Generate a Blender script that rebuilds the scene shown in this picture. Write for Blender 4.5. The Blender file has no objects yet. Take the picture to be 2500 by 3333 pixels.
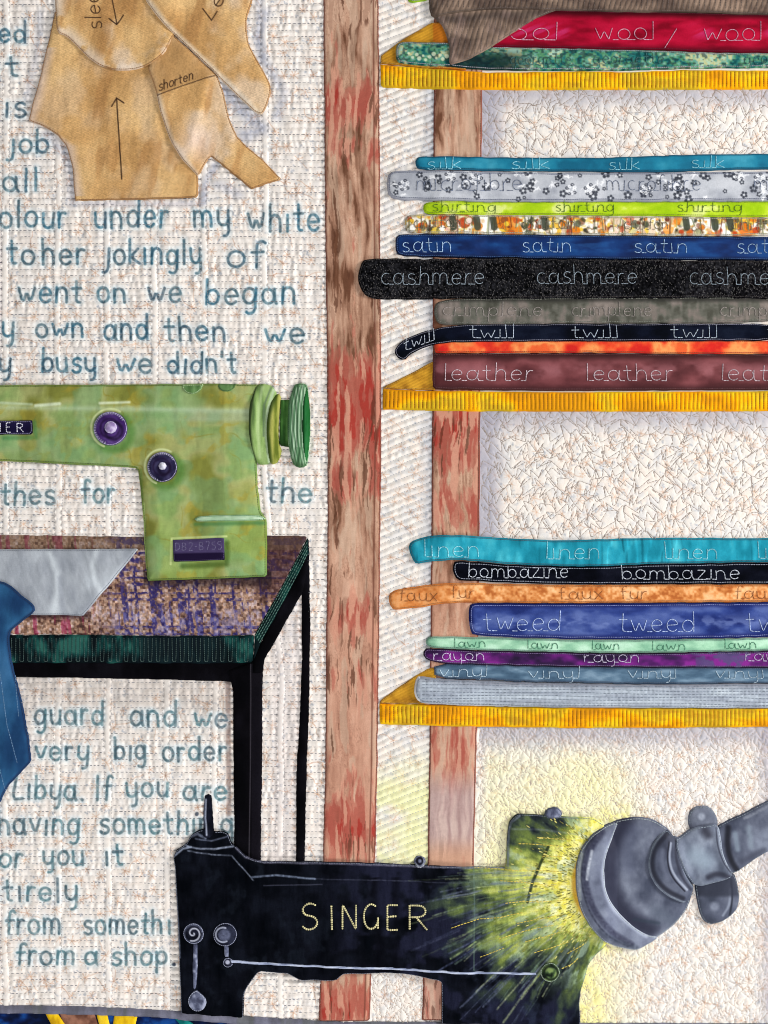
import bpy, math, random
import numpy as np

random.seed(7)
RNG = np.random.default_rng(7)

# ------------------------------------------------------------------ camera, light, exposure
S = 0.00025                      # one photograph pixel on the cloth = 0.25 mm
CX, CY = 1250.0, 1666.5
sc = bpy.context.scene
COL = sc.collection

cam_data = bpy.data.cameras.new('camera')
cam = bpy.data.objects.new('camera', cam_data)
COL.objects.link(cam)
DIST = 1.15
cam_data.sensor_fit = 'VERTICAL'
cam_data.sensor_height = 24.0
cam_data.lens = 24.0 * DIST / (3333 * S)
cam_data.clip_start = 0.01
cam_data.clip_end = 50.0
cam.location = (0, -DIST, 0)
cam.rotation_euler = (math.radians(90), 0, 0)
sc.camera = cam

world = bpy.data.worlds.new('World')
sc.world = world
world.use_nodes = True
world.node_tree.nodes['Background'].inputs[0].default_value = (0.98, 0.98, 0.985, 1)
world.node_tree.nodes['Background'].inputs[1].default_value = 0.46


def area(name, loc, size, power, color):
    d = bpy.data.lights.new(name, 'AREA')
    d.shape = 'RECTANGLE'
    d.size, d.size_y = size
    d.energy = power
    d.color = color
    o = bpy.data.objects.new(name, d)
    COL.objects.link(o)
    o.location = loc
    v = -np.array(loc)
    from mathutils import Vector
    o.rotation_euler = Vector(v).to_track_quat('-Z', 'Y').to_euler()
    return o


area('window_light', (1.9, -0.80, 0.55), (0.4, 0.5), 52, (1.0, 0.98, 0.95))
area('low_window_light', (0.3, -1.1, -1.7), (0.7, 0.5), 19, (1.0, 0.99, 0.985))

sc.view_settings.view_transform = 'Standard'
sc.view_settings.look = 'None'
sc.view_settings.exposure = 0.0
sc.view_settings.gamma = 1.0
sc.view_settings.use_curve_mapping = False
sc.cycles.filter_width = 1.05

# ------------------------------------------------------------------ numeric helpers
def _hash(ix, iy, seed):
    h = (ix.astype(np.int64) * 374761393 + iy.astype(np.int64) * 668265263 + seed * 974711) & 0x7fffffff
    h = ((h ^ (h >> 13)) * 1274126177) & 0x7fffffff
    h = h ^ (h >> 16)
    return (h & 0xffff) / 65535.0


def noise(x, y, seed=0):
    x = np.asarray(x, float); y = np.asarray(y, float)
    x, y = np.broadcast_arrays(x, y)
    ix = np.floor(x); iy = np.floor(y)
    fx = x - ix; fy = y - iy
    fx = fx * fx * (3 - 2 * fx); fy = fy * fy * (3 - 2 * fy)
    a = _hash(ix, iy, seed); b = _hash(ix + 1, iy, seed)
    c = _hash(ix, iy + 1, seed); d = _hash(ix + 1, iy + 1, seed)
    return (a + (b - a) * fx) * (1 - fy) + (c + (d - c) * fx) * fy      # 0..1


def fbm(x, y, seed=0, octv=4, gain=0.5):
    s = 0; a = 1; t = 0
    for k in range(octv):
        s = s + a * noise(x * 2 ** k, y * 2 ** k, seed + 31 * k)
        t += a; a *= gain
    return s / t


def sm(e0, e1, x):
    t = np.clip((x - e0) / (e1 - e0), 0, 1)
    return t * t * (3 - 2 * t)


def ramp(t, cols, pos=None):
    cols = np.array(cols, float)
    pos = np.linspace(0, 1, len(cols)) if pos is None else np.array(pos, float)
    return np.stack([np.interp(t, pos, cols[:, k]) for k in range(3)], -1)


def mix(c, rgb, a):
    a = np.asarray(a)[..., None]
    return c * (1 - a) + np.asarray(rgb, float) * a


def eq(n, lo=0.28, hi=0.72):
    return np.clip((n - lo) / (hi - lo), 0, 1)


def resample(pts, step):
    pts = np.asarray(pts, float)
    seg = np.hypot(*np.diff(pts, axis=0).T)
    L = np.concatenate([[0], np.cumsum(seg)])
    if L[-1] < 1e-6: return pts[:1]
    n = max(2, int(round(L[-1] / step)) + 1)
    t = np.linspace(0, L[-1], n)
    return np.stack([np.interp(t, L, pts[:, 0]), np.interp(t, L, pts[:, 1])], 1)


def chaikin(p, it=1, closed=True):
    p = np.asarray(p, float)
    for _ in range(it):
        if closed:
            q = np.roll(p, -1, 0)
            p = np.stack([p * .75 + q * .25, p * .25 + q * .75], 1).reshape(-1, 2)
        else:
            a, b = p[:-1], p[1:]
            m = np.stack([a * .75 + b * .25, a * .25 + b * .75], 1).reshape(-1, 2)
            p = np.concatenate([p[:1], m, p[-1:]])
    return p


def ell(cx, cy, rx, ry=None, n=40, a0=0, a1=360):
    ry = rx if ry is None else ry
    t = np.radians(np.linspace(a0, a1, n, endpoint=(a1 - a0) % 360 != 0))
    return np.stack([cx + rx * np.cos(t), cy + ry * np.sin(t)], 1)


# ------------------------------------------------------------------ the working grid (everything is sewn on this cloth)
G = 2.2
X0, Y0 = -150.0, -150.0
NX, NY = int(2820 / G) + 1, int(3640 / G) + 1
gx = X0 + G * np.arange(NX); gy = Y0 + G * np.arange(NY)
XX, YY = np.meshgrid(gx, gy)
TOP = np.zeros((NY, NX))
TID = np.zeros((NY, NX), np.int32)
DEEP = np.zeros((NY, NX), bool)


def win(x0, x1, y0, y1):
    i0 = max(0, int((x0 - X0) / G)); i1 = min(NX, int((x1 - X0) / G) + 2)
    j0 = max(0, int((y0 - Y0) / G)); j1 = min(NY, int((y1 - Y0) / G) + 2)
    return slice(j0, max(j0, j1)), slice(i0, max(i0, i1))


def sample(A, x, y):
    fx = np.clip((x - X0) / G, 0, NX - 1.001); fy = np.clip((y - Y0) / G, 0, NY - 1.001)
    i = fx.astype(int); j = fy.astype(int); u = fx - i; v = fy - j
    return (A[j, i] * (1 - u) + A[j, i + 1] * u) * (1 - v) + (A[j + 1, i] * (1 - u) + A[j + 1, i + 1] * u) * v


def seg_dist(x, y, pts):
    d = np.full(x.shape, 1e9)
    for a, b in zip(pts[:-1], pts[1:]):
        vx, vy = b[0] - a[0], b[1] - a[1]
        q = vx * vx + vy * vy + 1e-9
        t = np.clip(((x - a[0]) * vx + (y - a[1]) * vy) / q, 0, 1)
        d = np.minimum(d, (x - a[0] - t * vx) ** 2 + (y - a[1] - t * vy) ** 2)
    return np.sqrt(d)


def poly_sdf(x, y, P):
    """distance inside (+) / outside (-) and nearest point on the outline"""
    best = np.full(x.shape, 1e18); nx = np.zeros(x.shape); ny = np.zeros(x.shape)
    inside = np.zeros(x.shape, bool)
    Q = np.roll(P, -1, 0)
    for (ax, ay), (bx, by) in zip(P, Q):
        vx, vy = bx - ax, by - ay
        q = vx * vx + vy * vy
        if q < 1e-9: continue
        t = np.clip(((x - ax) * vx + (y - ay) * vy) / q, 0, 1)
        px = ax + t * vx; py = ay + t * vy
        d = (x - px) ** 2 + (y - py) ** 2
        m = d < best
        best = np.where(m, d, best); nx = np.where(m, px, nx); ny = np.where(m, py, ny)
        if ay != by:
            c = (ay > y) != (by > y)
            inside ^= c & (x < ax + (y - ay) * vx / (by - ay if by != ay else 1e-9))
    d = np.sqrt(best)
    return np.where(inside, d, -d), nx, ny


def blur(A, r):
    if r < 1: return A
    k = 2 * r + 1
    P = np.pad(A, ((r + 1, r), (r + 1, r)), mode='edge').cumsum(0).cumsum(1)
    return (P[k:, k:] - P[:-k, k:] - P[k:, :-k] + P[:-k, :-k]) / (k * k)


class Paint:
    """pigment on one piece of cloth: an rgb array aligned with the grid"""
    def __init__(s, sl, rgb):
        s.sl = sl; s.x = XX[sl]; s.y = YY[sl]; s.c = rgb
        s.j0 = sl[0].start; s.i0 = sl[1].start

    def brush(s, pts, w, rgb, a=1.0, soft=1.5, grain=0.0, seed=3, curve=False):
        pts = np.atleast_2d(np.asarray(pts, float))
        if curve: pts = chaikin(pts, 2, False)
        if len(pts) == 1: pts = np.vstack([pts, pts + 0.01])
        m = w + soft + 2
        x0, y0 = pts.min(0) - m; x1, y1 = pts.max(0) + m
        i0 = max(0, int((x0 - X0) / G) - s.i0); i1 = min(s.c.shape[1], int((x1 - X0) / G) + 2 - s.i0)
        j0 = max(0, int((y0 - Y0) / G) - s.j0); j1 = min(s.c.shape[0], int((y1 - Y0) / G) + 2 - s.j0)
        if i1 <= i0 or j1 <= j0: return
        sub = (slice(j0, j1), slice(i0, i1))
        x, y = s.x[sub], s.y[sub]
        d = seg_dist(x, y, pts)
        al = a * (1 - sm(w - soft, w + soft, d))
        if grain: al = al * (1 - grain * noise(x / 6, y / 6, seed) - 0.4 * grain * (noise(x / 28, y / 28, seed + 1) - .5))
        s.c[sub] = mix(s.c[sub], rgb, np.clip(al, 0, 1))

    def wash(s, rgb, a):
        s.c[:] = mix(s.c, rgb, np.clip(a, 0, 1))


# ------------------------------------------------------------------ materials (all node based)
def lin(c):
    c = np.clip(np.asarray(c, float) / 255.0, 0, 1)
    return np.where(c <= 0.04045, c / 12.92, ((c + 0.055) / 1.055) ** 2.4)


MATS = {}


def material(kind):
    if kind in MATS: return MATS[kind]
    rough, bump, var, scale, sheen = {
        'cloth': (0.9, 0.22, 0.10, 1300, 0.0), 'backing': (0.95, 0.25, 0.05, 1200, 0.0),
        'satin': (0.6, 0.15, 0.08, 1300, 0.0), 'paper': (0.9, 0.25, 0.13, 1200, 0.0),
        'knit': (0.95, 0.8, 0.75, 520, 0.0), 'thread': (0.7, 0.1, 0.15, 1500, 0.0),
        'batik': (0.9, 0.2, 0.10, 1300, 0.0), 'black': (0.9, 0.2, 0.25, 1200, 0.0),
        'glazed': (0.65, 0.15, 0.08, 1200, 0.0)}[kind]
    m = bpy.data.materials.new(kind + '_fabric' if kind != 'thread' else 'sewing_thread')
    m.use_nodes = True
    nt = m.node_tree; nt.nodes.clear(); N = nt.nodes.new; L = nt.links.new
    out = N('ShaderNodeOutputMaterial'); b = N('ShaderNodeBsdfPrincipled')
    L(b.outputs[0], out.inputs[0])
    b.inputs['Roughness'].default_value = rough
    b.inputs['Specular IOR Level'].default_value = {'black': 0.02, 'knit': 0.02, 'cloth': 0.06, 'batik': 0.06, 'backing': 0.05, 'paper': 0.06}.get(kind, 0.15)
    b.inputs['Sheen Weight'].default_value = sheen
    at = N('ShaderNodeAttribute'); at.attribute_name = 'dye'
    tc = N('ShaderNodeTexCoord')
    n1 = N('ShaderNodeTexNoise'); n1.inputs['Scale'].default_value = scale; n1.inputs['Detail'].default_value = 3
    L(tc.outputs['Object'], n1.inputs['Vector'])
    # warp and weft: two stretched noises
    wv = []
    for sx, sz in ((2400, 260), (260, 2400)):
        mp = N('ShaderNodeMapping'); mp.inputs['Scale'].default_value = (sx, 200, sz)
        L(tc.outputs['Object'], mp.inputs['Vector'])
        nn = N('ShaderNodeTexNoise'); nn.inputs['Scale'].default_value = 1.0; nn.inputs['Detail'].default_value = 1
        L(mp.outputs[0], nn.inputs['Vector']); wv.append(nn)
    ad = N('ShaderNodeMath'); ad.operation = 'ADD'
    L(wv[0].outputs['Fac'], ad.inputs[0]); L(wv[1].outputs['Fac'], ad.inputs[1])
    ad2 = N('ShaderNodeMath'); ad2.operation = 'MULTIPLY_ADD'; ad2.inputs[1].default_value = 0.35
    L(ad.outputs[0], ad2.inputs[0]); L(n1.outputs['Fac'], ad2.inputs[2])
    src = ad2
    if kind in ('paper', 'knit'):
        vo = N('ShaderNodeTexVoronoi'); vo.inputs['Scale'].default_value = 560 if kind == 'paper' else 430
        L(tc.outputs['Object'], vo.inputs['Vector'])
        s2 = N('ShaderNodeMath'); s2.operation = 'MULTIPLY_ADD'; s2.inputs[1].default_value = 0.9 if kind == 'paper' else -1.2
        L(vo.outputs['Distance'], s2.inputs[0]); L(ad2.outputs[0], s2.inputs[2]); src = s2
    mr = N('ShaderNodeMapRange')
    lo, hi = {'paper': (0.8, 1.6), 'knit': (-0.1, 0.75)}.get(kind, (0.55, 1.15))
    mr.inputs['From Min'].default_value = lo; mr.inputs['From Max'].default_value = hi
    mr.inputs['To Min'].default_value = 1 - var; mr.inputs['To Max'].default_value = 1 + var
    L(src.outputs[0], mr.inputs['Value'])
    if kind == 'knit':
        mr.inputs['To Max'].default_value = 2.6
    mu = N('ShaderNodeVectorMath'); mu.operation = 'SCALE'
    L(at.outputs['Color'], mu.inputs[0]); L(mr.outputs[0], mu.inputs['Scale'])
    L(mu.outputs[0], b.inputs['Base Color'])
    bp = N('ShaderNodeBump'); bp.inputs['Strength'].default_value = bump; bp.inputs['Distance'].default_value = 0.0004
    L(src.outputs[0], bp.inputs['Height']); L(bp.outputs[0], b.inputs['Normal'])
    MATS[kind] = m
    return m


def mesh_obj(name, verts, quads, dye, mat, parent=None):
    """verts in photograph pixels (x, y, height) -> one mesh object"""
    n = len(verts)
    co = np.empty((n, 3), np.float32)
    co[:, 0] = (verts[:, 0] - CX) * S
    co[:, 1] = -verts[:, 2] * S
    co[:, 2] = (CY - verts[:, 1]) * S
    me = bpy.data.meshes.new(name)
    me.vertices.add(n); me.vertices.foreach_set('co', co.ravel())
    q = np.asarray(quads, np.int32)
    me.loops.add(q.size); me.loops.foreach_set('vertex_index', q.ravel())
    me.polygons.add(len(q))
    me.polygons.foreach_set('loop_start', np.arange(0, q.size, 4, dtype=np.int32))
    me.polygons.foreach_set('use_smooth', np.ones(len(q), bool))
    me.update(calc_edges=True)
    at = me.attributes.new('dye', 'FLOAT_COLOR', 'POINT')
    c = np.ones((n, 4), np.float32); c[:, :3] = lin(dye)
    at.data.foreach_set('color', c.ravel())
    me.materials.append(material(mat))
    o = bpy.data.objects.new(name, me)
    COL.objects.link(o)
    if parent is not None:
        o.parent = parent
        o.matrix_parent_inverse.identity()
        o.location = -np.array(root_loc(parent))
    return o


def root_loc(o):
    l = np.zeros(3)
    while o is not None:
        l += np.array(o.location); o = o.parent
    return l


def thing(name, x, y, label, cat, group=None):
    o = bpy.data.objects.new(name, None)
    o.empty_display_size = 0.02
    COL.objects.link(o)
    o.location = ((x - CX) * S, 0, (CY - y) * S)
    o['label'] = label; o['category'] = cat
    if group: o['group'] = group
    return o


NID = [0]
SURF = {}      # id -> number
QUEUE = []     # stitches sewn last, once every layer is in place


def piece(name, outline, color, T=6.0, mat='cloth', parent=None, label=None, cat=None, group=None,
          smooth=1, wob=1.2, bump=None, round_=4.5, blur_r=7, edge=None, ink=None, dome=0.0):
    """one piece of cloth laid over everything below it, its outline cut by hand"""
    P = chaikin(outline, smooth)
    P = resample(np.vstack([P, P[:1]]), 14)[:-1] if wob else P
    if wob:
        P = P + wob * (np.stack([noise(P[:, 0] / 30, P[:, 1] / 30, 5), noise(P[:, 0] / 30, P[:, 1] / 30, 9)], 1) - .5) * 2
    sl = win(P[:, 0].min() - 3 * G, P[:, 0].max() + 3 * G, P[:, 1].min() - 3 * G, P[:, 1].max() + 3 * G)
    x, y = XX[sl], YY[sl]
    d, nx, ny = poly_sdf(x, y, P)
    NID[0] += 1; pid = NID[0]
    pr = Paint(sl, np.zeros(x.shape + (3,)))
    c = color(x, y, d)
    pr.c = c if isinstance(c, np.ndarray) and c.ndim == 3 else np.broadcast_to(np.array(c, float), x.shape + (3,)).copy()
    if ink: ink(pr, d)
    under = TOP[sl]
    ub = blur(under, blur_r)
    dd = np.clip(d, 0, None)
    z = ub + T * (1 - np.exp(-dd / round_))
    if dome: z = z + dome * (1 - np.exp(-dd / (8 * round_)))
    if bump is not None: z = z + bump(x, y, dd)
    z = np.maximum(z, under + 1.0)
    keep_in = d > 0.3 * G
    cell = keep_in[:-1, :-1] | keep_in[1:, :-1] | keep_in[:-1, 1:] | keep_in[1:, 1:]
    vert = np.zeros(x.shape, bool)
    vert[:-1, :-1] |= cell; vert[1:, :-1] |= cell; vert[:-1, 1:] |= cell; vert[1:, 1:] |= cell
    idx = -np.ones(x.shape, np.int64); idx[vert] = np.arange(vert.sum())
    vx = np.where(keep_in, x, nx); vy = np.where(keep_in, y, ny)
    vz = np.where(keep_in, z, under - 1.5)
    V = np.stack([vx[vert], vy[vert], vz[vert]], 1)
    jj, ii = np.nonzero(cell)
    Q = np.stack([idx[jj, ii], idx[jj + 1, ii], idx[jj + 1, ii + 1], idx[jj, ii + 1]], 1)
    o = mesh_obj(name, V, Q, pr.c[vert], mat, parent)
    ins = d > 0
    TOP[sl] = np.where(ins, z, under)
    TID[sl] = np.where(ins, pid, TID[sl])
    DEEP[sl] |= d > 14
    if label: o['label'] = label
    if cat: o['category'] = cat
    if group: o['group'] = group
    SURF[o.name] = pid
    if edge:
        inset, rgb, step = edge
        P2 = resample(np.vstack([P, P[:1]]), 6)
        t = np.roll(P2, -1, 0) - np.roll(P2, 1, 0)
        n = np.stack([-t[:, 1], t[:, 0]], 1); n /= (np.hypot(n[:, 0], n[:, 1])[:, None] + 1e-9)
        area2 = np.sum(P[:, 0] * np.roll(P[:, 1], -1) - np.roll(P[:, 0], -1) * P[:, 1])
        P2 = P2 + n * inset * (1 if area2 > 0 else -1)
        QUEUE.append((o, 'edge_stitching', [P2], rgb, step, 2.6, 1.4, {pid}))
    return o


def dashes(polys, step, gap=0.2):
    A, B = [], []
    for p in polys:
        q = resample(p, step)
        if len(q) < 2: continue
        a, b = q[:-1], q[1:]
        A.append(a + (b - a) * gap * .5); B.append(b - (b - a) * gap * .5)
    if not A: return np.zeros((0, 2)), np.zeros((0, 2))
    return np.vstack(A), np.vstack(B)


def thread_mesh(name, A, B, rgb, w, h, parent, ids=None, seed=0, runs=False):
    if ids is not None and len(A):
        M = (A + B) / 2
        fi = np.clip(((M[:, 0] - X0) / G).round().astype(int), 0, NX - 1)
        fj = np.clip(((M[:, 1] - Y0) / G).round().astype(int), 0, NY - 1)
        k = np.isin(TID[fj, fi], list(ids))
        A, B = A[k], B[k]
    if runs and len(A) > 1:          # a seam hidden in places is several runs of stitches
        cut = np.nonzero(np.hypot(*(A[1:] - B[:-1]).T) > 24)[0] + 1
        if len(cut):
            for a_, b_ in zip(np.split(A, cut), np.split(B, cut)):
                if len(a_) > 2: thread_mesh(name, a_, b_, rgb, w, h, parent)
            return None
    n = len(A)
    if n == 0: return None
    t = B - A; L = np.hypot(t[:, 0], t[:, 1])[:, None] + 1e-9; t = t / L
    nn = np.stack([-t[:, 1], t[:, 0]], 1)
    r = np.random.default_rng(seed + n)
    ww = w * (0.85 + 0.3 * r.random(n))[:, None] / 2
    V = np.empty((n, 3, 3, 3))
    for i, f in enumerate((0.0, 0.5, 1.0)):
        c = A + (B - A) * f
        z = sample(TOP, c[:, 0], c[:, 1])
        for k, s_ in enumerate((-1, 0, 1)):
            wk = ww * (0.75 if i != 1 else 1.0)
            V[:, i, k, :2] = c + nn * s_ * wk
            V[:, i, k, 2] = z + (h if s_ == 0 else 0.25) - (0.35 if i != 1 else 0)
    base = (np.arange(n) * 9)[:, None]
    q = []
    for i in range(2):
        for k in range(2):
            q.append(base + np.array([i * 3 + k, i * 3 + k + 1, i * 3 + k + 4, i * 3 + k + 3]))
    Q = np.concatenate(q)
    j = 0.88 + 0.24 * r.random((n, 1))
    c = np.repeat(np.clip(np.array(rgb, float) * j, 0, 255), 9, 0)
    return mesh_obj(name, V.reshape(-1, 3), Q, c, 'thread', parent)


# ------------------------------------------------------------------ handwriting: one-stroke letters, x-height 1
def ar(cx, cy, rx, ry, a0, a1, n=12):
    t = np.radians(np.linspace(a0, a1, n))
    return [(cx + rx * math.cos(k), cy + ry * math.sin(k)) for k in t]


GL = {
    'a': (1.0, [ar(.42, .5, .4, .5, 50, 400), [(.85, 1), (.84, .2), (.95, 0)]]),
    'b': (.95, [[(.05, 1.65), (.05, 0)], ar(.45, .48, .4, .48, 180, -180)]),
    'c': (.8, [ar(.43, .5, .4, .5, 50, 310)]),
    'd': (1.0, [ar(.42, .48, .4, .48, 10, 350), [(.85, 1.65), (.85, 0)]]),
    'e': (.9, [[(.06, .5), (.8, .55)] + ar(.43, .5, .4, .5, 5, 320)]),
    'f': (.62, [ar(.48, 1.3, .24, .32, 40, 180, 7) + [(.24, 0)], [(0, .92), (.58, .95)]]),
    'g': (1.0, [ar(.42, .5, .4, .5, 50, 400), [(.85, 1), (.85, -.2)] + ar(.5, -.25, .35, .38, 0, -130, 7)]),
    'h': (.9, [[(.05, 1.65), (.05, 0)], [(.05, .5)] + ar(.42, .6, .35, .4, 170, 0, 8) + [(.78, 0)]]),
    'i': (.32, [[(.12, 1), (.12, 0)]]),
    'j': (.5, [[(.35, 1), (.35, -.2)] + ar(.05, -.22, .3, .35, 0, -110, 6)]),
    'k': (.85, [[(.05, 1.65), (.05, 0)], [(.7, 1), (.1, .45), (.8, 0)]]),
    'l': (.32, [[(.1, 1.65), (.12, 0)]]),
    'm': (1.4, [[(.05, 1), (.05, 0)], [(.05, .5)] + ar(.35, .65, .29, .35, 170, 0, 7) + [(.64, 0)],
                [(.64, .5)] + ar(.95, .65, .3, .35, 170, 0, 7) + [(1.26, 0)]]),
    'n': (.92, [[(.05, 1), (.05, 0)], [(.05, .5)] + ar(.42, .6, .36, .4, 170, 0, 8) + [(.79, 0)]]),
    'o': (.92, [ar(.44, .5, .42, .5, 90, 450, 16)]),
    'p': (.95, [[(.05, 1), (.05, -.65)], ar(.45, .52, .4, .48, 180, -180)]),
    'r': (.62, [[(.05, 1), (.05, 0)], [(.05, .5)] + ar(.38, .6, .3, .38, 160, 60, 6)]),
    's': (.8, [ar(.42, .76, .32, .25, 35, 230, 8) + ar(.38, .25, .34, .26, 70, -150, 9)]),
    't': (.7, [[(.3, 1.5), (.3, .2)] + ar(.48, .18, .18, .18, 180, 290, 4), [(0, .98), (.62, 1.0)]]),
    'u': (.92, [[(.05, 1)] + ar(.42, .4, .36, .4, 180, 350, 8), [(.8, 1), (.8, 0)]]),
    'v': (.85, [[(.02, 1), (.4, 0), (.8, 1)]]),
    'w': (1.25, [[(.02, 1), (.32, 0), (.6, .75), (.88, 0), (1.18, 1)]]),
    'x': (.85, [[(.02, 1), (.75, 0)], [(.75, 1), (.02, 0)]]),
    'y': (.92, [[(.05, 1)] + ar(.42, .45, .36, .4, 180, 350, 8), [(.8, 1), (.8, -.15)] + ar(.5, -.25, .3, .38, 10, -100, 6)]),
    'z': (.85, [[(.05, 1), (.75, 1), (.03, 0), (.8, 0)]]),
    'L': (.95, [[(.3, 1.6), (0, 0), (.85, .05)]]),
    'I': (.35, [[(.12, 1.6), (.12, 0)]]),
    'S': (1.0, [ar(.5, 1.22, .42, .4, 40, 230, 9) + ar(.46, .42, .44, .42, 70, -155, 10)]),
    'N': (1.05, [[(.05, 0), (.05, 1.6), (.88, 0), (.88, 1.6)]]),
    'G': (1.15, [ar(.55, .8, .5, .8, 50, 340, 14) + [(1.0, .7)], [(1.0, .75), (1.0, 0)]]),
    'E': (.95, [[(.85, 1.6), (.08, 1.6), (.08, 0), (.85, -.02)], [(.08, .85), (.75, .88)]]),
    'R': (1.1, [[(.05, 0), (.05, 1.6)], [(.05, 1.55)] + ar(.5, 1.2, .42, .38, 80, -90, 8) + [(.05, .8)], [(.4, .8), (1.0, 0)]]),
    'D': (1.05, [[(.05, 0), (.05, 1.6)], ar(.1, .8, .8, .8, 90, -90, 10)]),
    'B': (1.0, [[(.05, 0), (.05, 1.6)], ar(.1, 1.2, .65, .38, 90, -90, 7), ar(.1, .41, .75, .41, 90, -90, 7)]),
    'H': (1.05, [[(.05, 0), (.05, 1.6)], [(.85, 0), (.85, 1.6)], [(.05, .85), (.85, .85)]]),
    '2': (.9, [ar(.42, 1.2, .36, .4, 160, -30, 8) + [(.03, 0), (.8, 0)]]),
    '7': (.85, [[(.03, 1.6), (.75, 1.6), (.3, 0)]]),
    '5': (.9, [[(.75, 1.6), (.15, 1.6), (.1, .95)] + ar(.4, .5, .4, .5, 110, -140, 10)]),
    '-': (.6, [[(.05, .75), (.5, .75)]]),
    '/': (.9, [[(.8, 1.1), (.0, -.6)]]),
    '.': (.3, [[(.1, .04), (.16, .0)]]),
    "'": (.3, [[(.15, 1.6), (.1, 1.25)]]),
    ' ': (.7, []),
}


def word(text, x0, x1, base, xh, slope=0.0, cursive=False, jit=0.05, gap=.22, seed=1, curve=None):
    r = random.Random(hash_(text) + seed + int(x0))
    adv = []; x = 0
    for ch in text:
        adv.append(x); x += GL[ch][0] + gap
    tot = max(x - gap, .2); sx = (x1 - x0) / tot
    out = []; prev = None
    for k, ch in enumerate(text):
        w, strokes = GL[ch]
        jy = r.uniform(-jit, jit); sc_ = 1 + r.uniform(-jit, jit); sk = r.uniform(-jit, jit) * 1.4
        first = True
        for s_ in strokes:
            q = [((px + sk * py + adv[k]) * sx, (py * sc_ + jy) * xh) for px, py in s_]
            out.append(q)
        if cursive and strokes:
            l0 = (adv[k] + .08) * sx; l1 = (adv[k] + w - .1) * sx
            if prev is not None and ch not in "/ ":
                out.append([(prev, jy * xh * .3), (l0, jy * xh * .3 - .5)])
            prev = l1 if ch not in 'or' else l1 - .2 * sx
    res = []
    for q in out:
        q = np.array(q, float)
        px = x0 + q[:, 0]
        off = slope * q[:, 0] if curve is None else curve(px) - base
        res.append(np.stack([px, base + off - q[:, 1]], 1))
    return res


def hash_(t):
    return sum((i + 3) * ord(c) for i, c in enumerate(t)) % 9973


def sew_words(o, specs, rgb, xh, ids=None, w=2.5, step=9.5, cursive=True, curve=None, gap=.22, h=2.0):
    for (t, x0, x1, base) in specs:
        rgb = tuple(.97 * v for v in rgb) if sum(rgb) > 420 else rgb
        QUEUE.append((o, 'stitched_word', word(t, x0, x1, base, xh, cursive=cursive, curve=curve, gap=gap), rgb, step, w, h,
                      {SURF[o.name]} if ids is None else ids))

# ------------------------------------------------------------------ the quilted ground cloth
POST_L = [(1052, -140), (1052, 0), (1058, 700), (1064, 1200), (1066, 1700), (1062, 2000), (1058, 2500), (1051, 2800), (1042, 3190), (1036, 3322),
          (1204, 3322), (1209, 3190), (1222, 2800), (1229, 2500), (1237, 1900), (1242, 1400), (1240, 1000), (1238, 600), (1233, 0), (1233, -140)]
LAMP_C = np.array([2030.0, 2870.0])
TEXT = [('ed', 0, 88, 139, 40), ('it', -12, 66, 250, 42), ('is', 18, 88, 382, 44), ('job', 28, 162, 498, 44), ('nall', -52, 128, 622, 44),
        ('olour', 2, 220, 741, 50), ('under', 310, 548, 741, 52), ('my', 632, 750, 738, 50), ('white', 809, 1043, 752, 54),
        ('to', 27, 115, 860, 46), ('her', 140, 280, 860, 48), ('jokingly', 340, 658, 860, 48), ('of', 740, 860, 868, 52),
        ('went', 62, 268, 985, 46), ('on', 320, 412, 985, 46), ('we', 482, 592, 983, 46), ('began', 670, 963, 990, 50),
        ('y', 8, 48, 1097, 46), ('own', 120, 275, 1097, 42), ('and', 340, 487, 1106, 48), ('then', 540, 737, 1110, 46), ('we', 862, 995, 1117, 46),
        ('y', -2, 38, 1212, 44), ('busy', 138, 315, 1212, 44), ('we', 380, 498, 1214, 44), ("didn't", 548, 772, 1214, 42),
        ('thes', 6, 182, 1642, 44), ('for', 270, 375, 1634, 44), ('the', 868, 1018, 1634, 46),
        ('guard', 114, 340, 2358, 46), ('and', 426, 578, 2362, 48), ('we', 632, 742, 2366, 44),
        ('very', 118, 291, 2473, 42), ('big', 375, 478, 2471, 44), ('order', 532, 738, 2475, 44),
        ('Libya.', 41, 275, 2601, 46), ('If', 314, 362, 2600, 46), ('you', 413, 550, 2592, 44), ('are', 597, 741, 2601, 42),
        ('having', -2, 262, 2714, 46), ('somethin', 325, 690, 2712, 44), ('g', 722, 762, 2712, 44),
        ('or', 0, 76, 2820, 42), ('you', 141, 275, 2814, 42), ('it', 344, 405, 2813, 42),
        ('ntirely', -40, 255, 2931, 44), ('from', 21, 200, 3038, 46), ('someth', 274, 530, 3038, 44), ('i', 548, 562, 3040, 44),
        ('from', 55, 245, 3138, 42), ('a', 277, 320, 3136, 38), ('shop.', 365, 572, 3138, 42)]


def h_wob(x, y):
    return 7 * noise(x / 260, y / 300, 11) + 2.5 * noise(x / 45, y / 60, 12)


def chan(y, k):
    top = [20, 188, 350, 503, 664, 863]
    bot = [20, 190, 352, 545, 700, 915]
    c = top[k] + (bot[k] - top[k]) * sm(1500, 2300, y)
    return c + 10 * (noise(y / 170, k * 3.7, 21) - .5)


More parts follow.
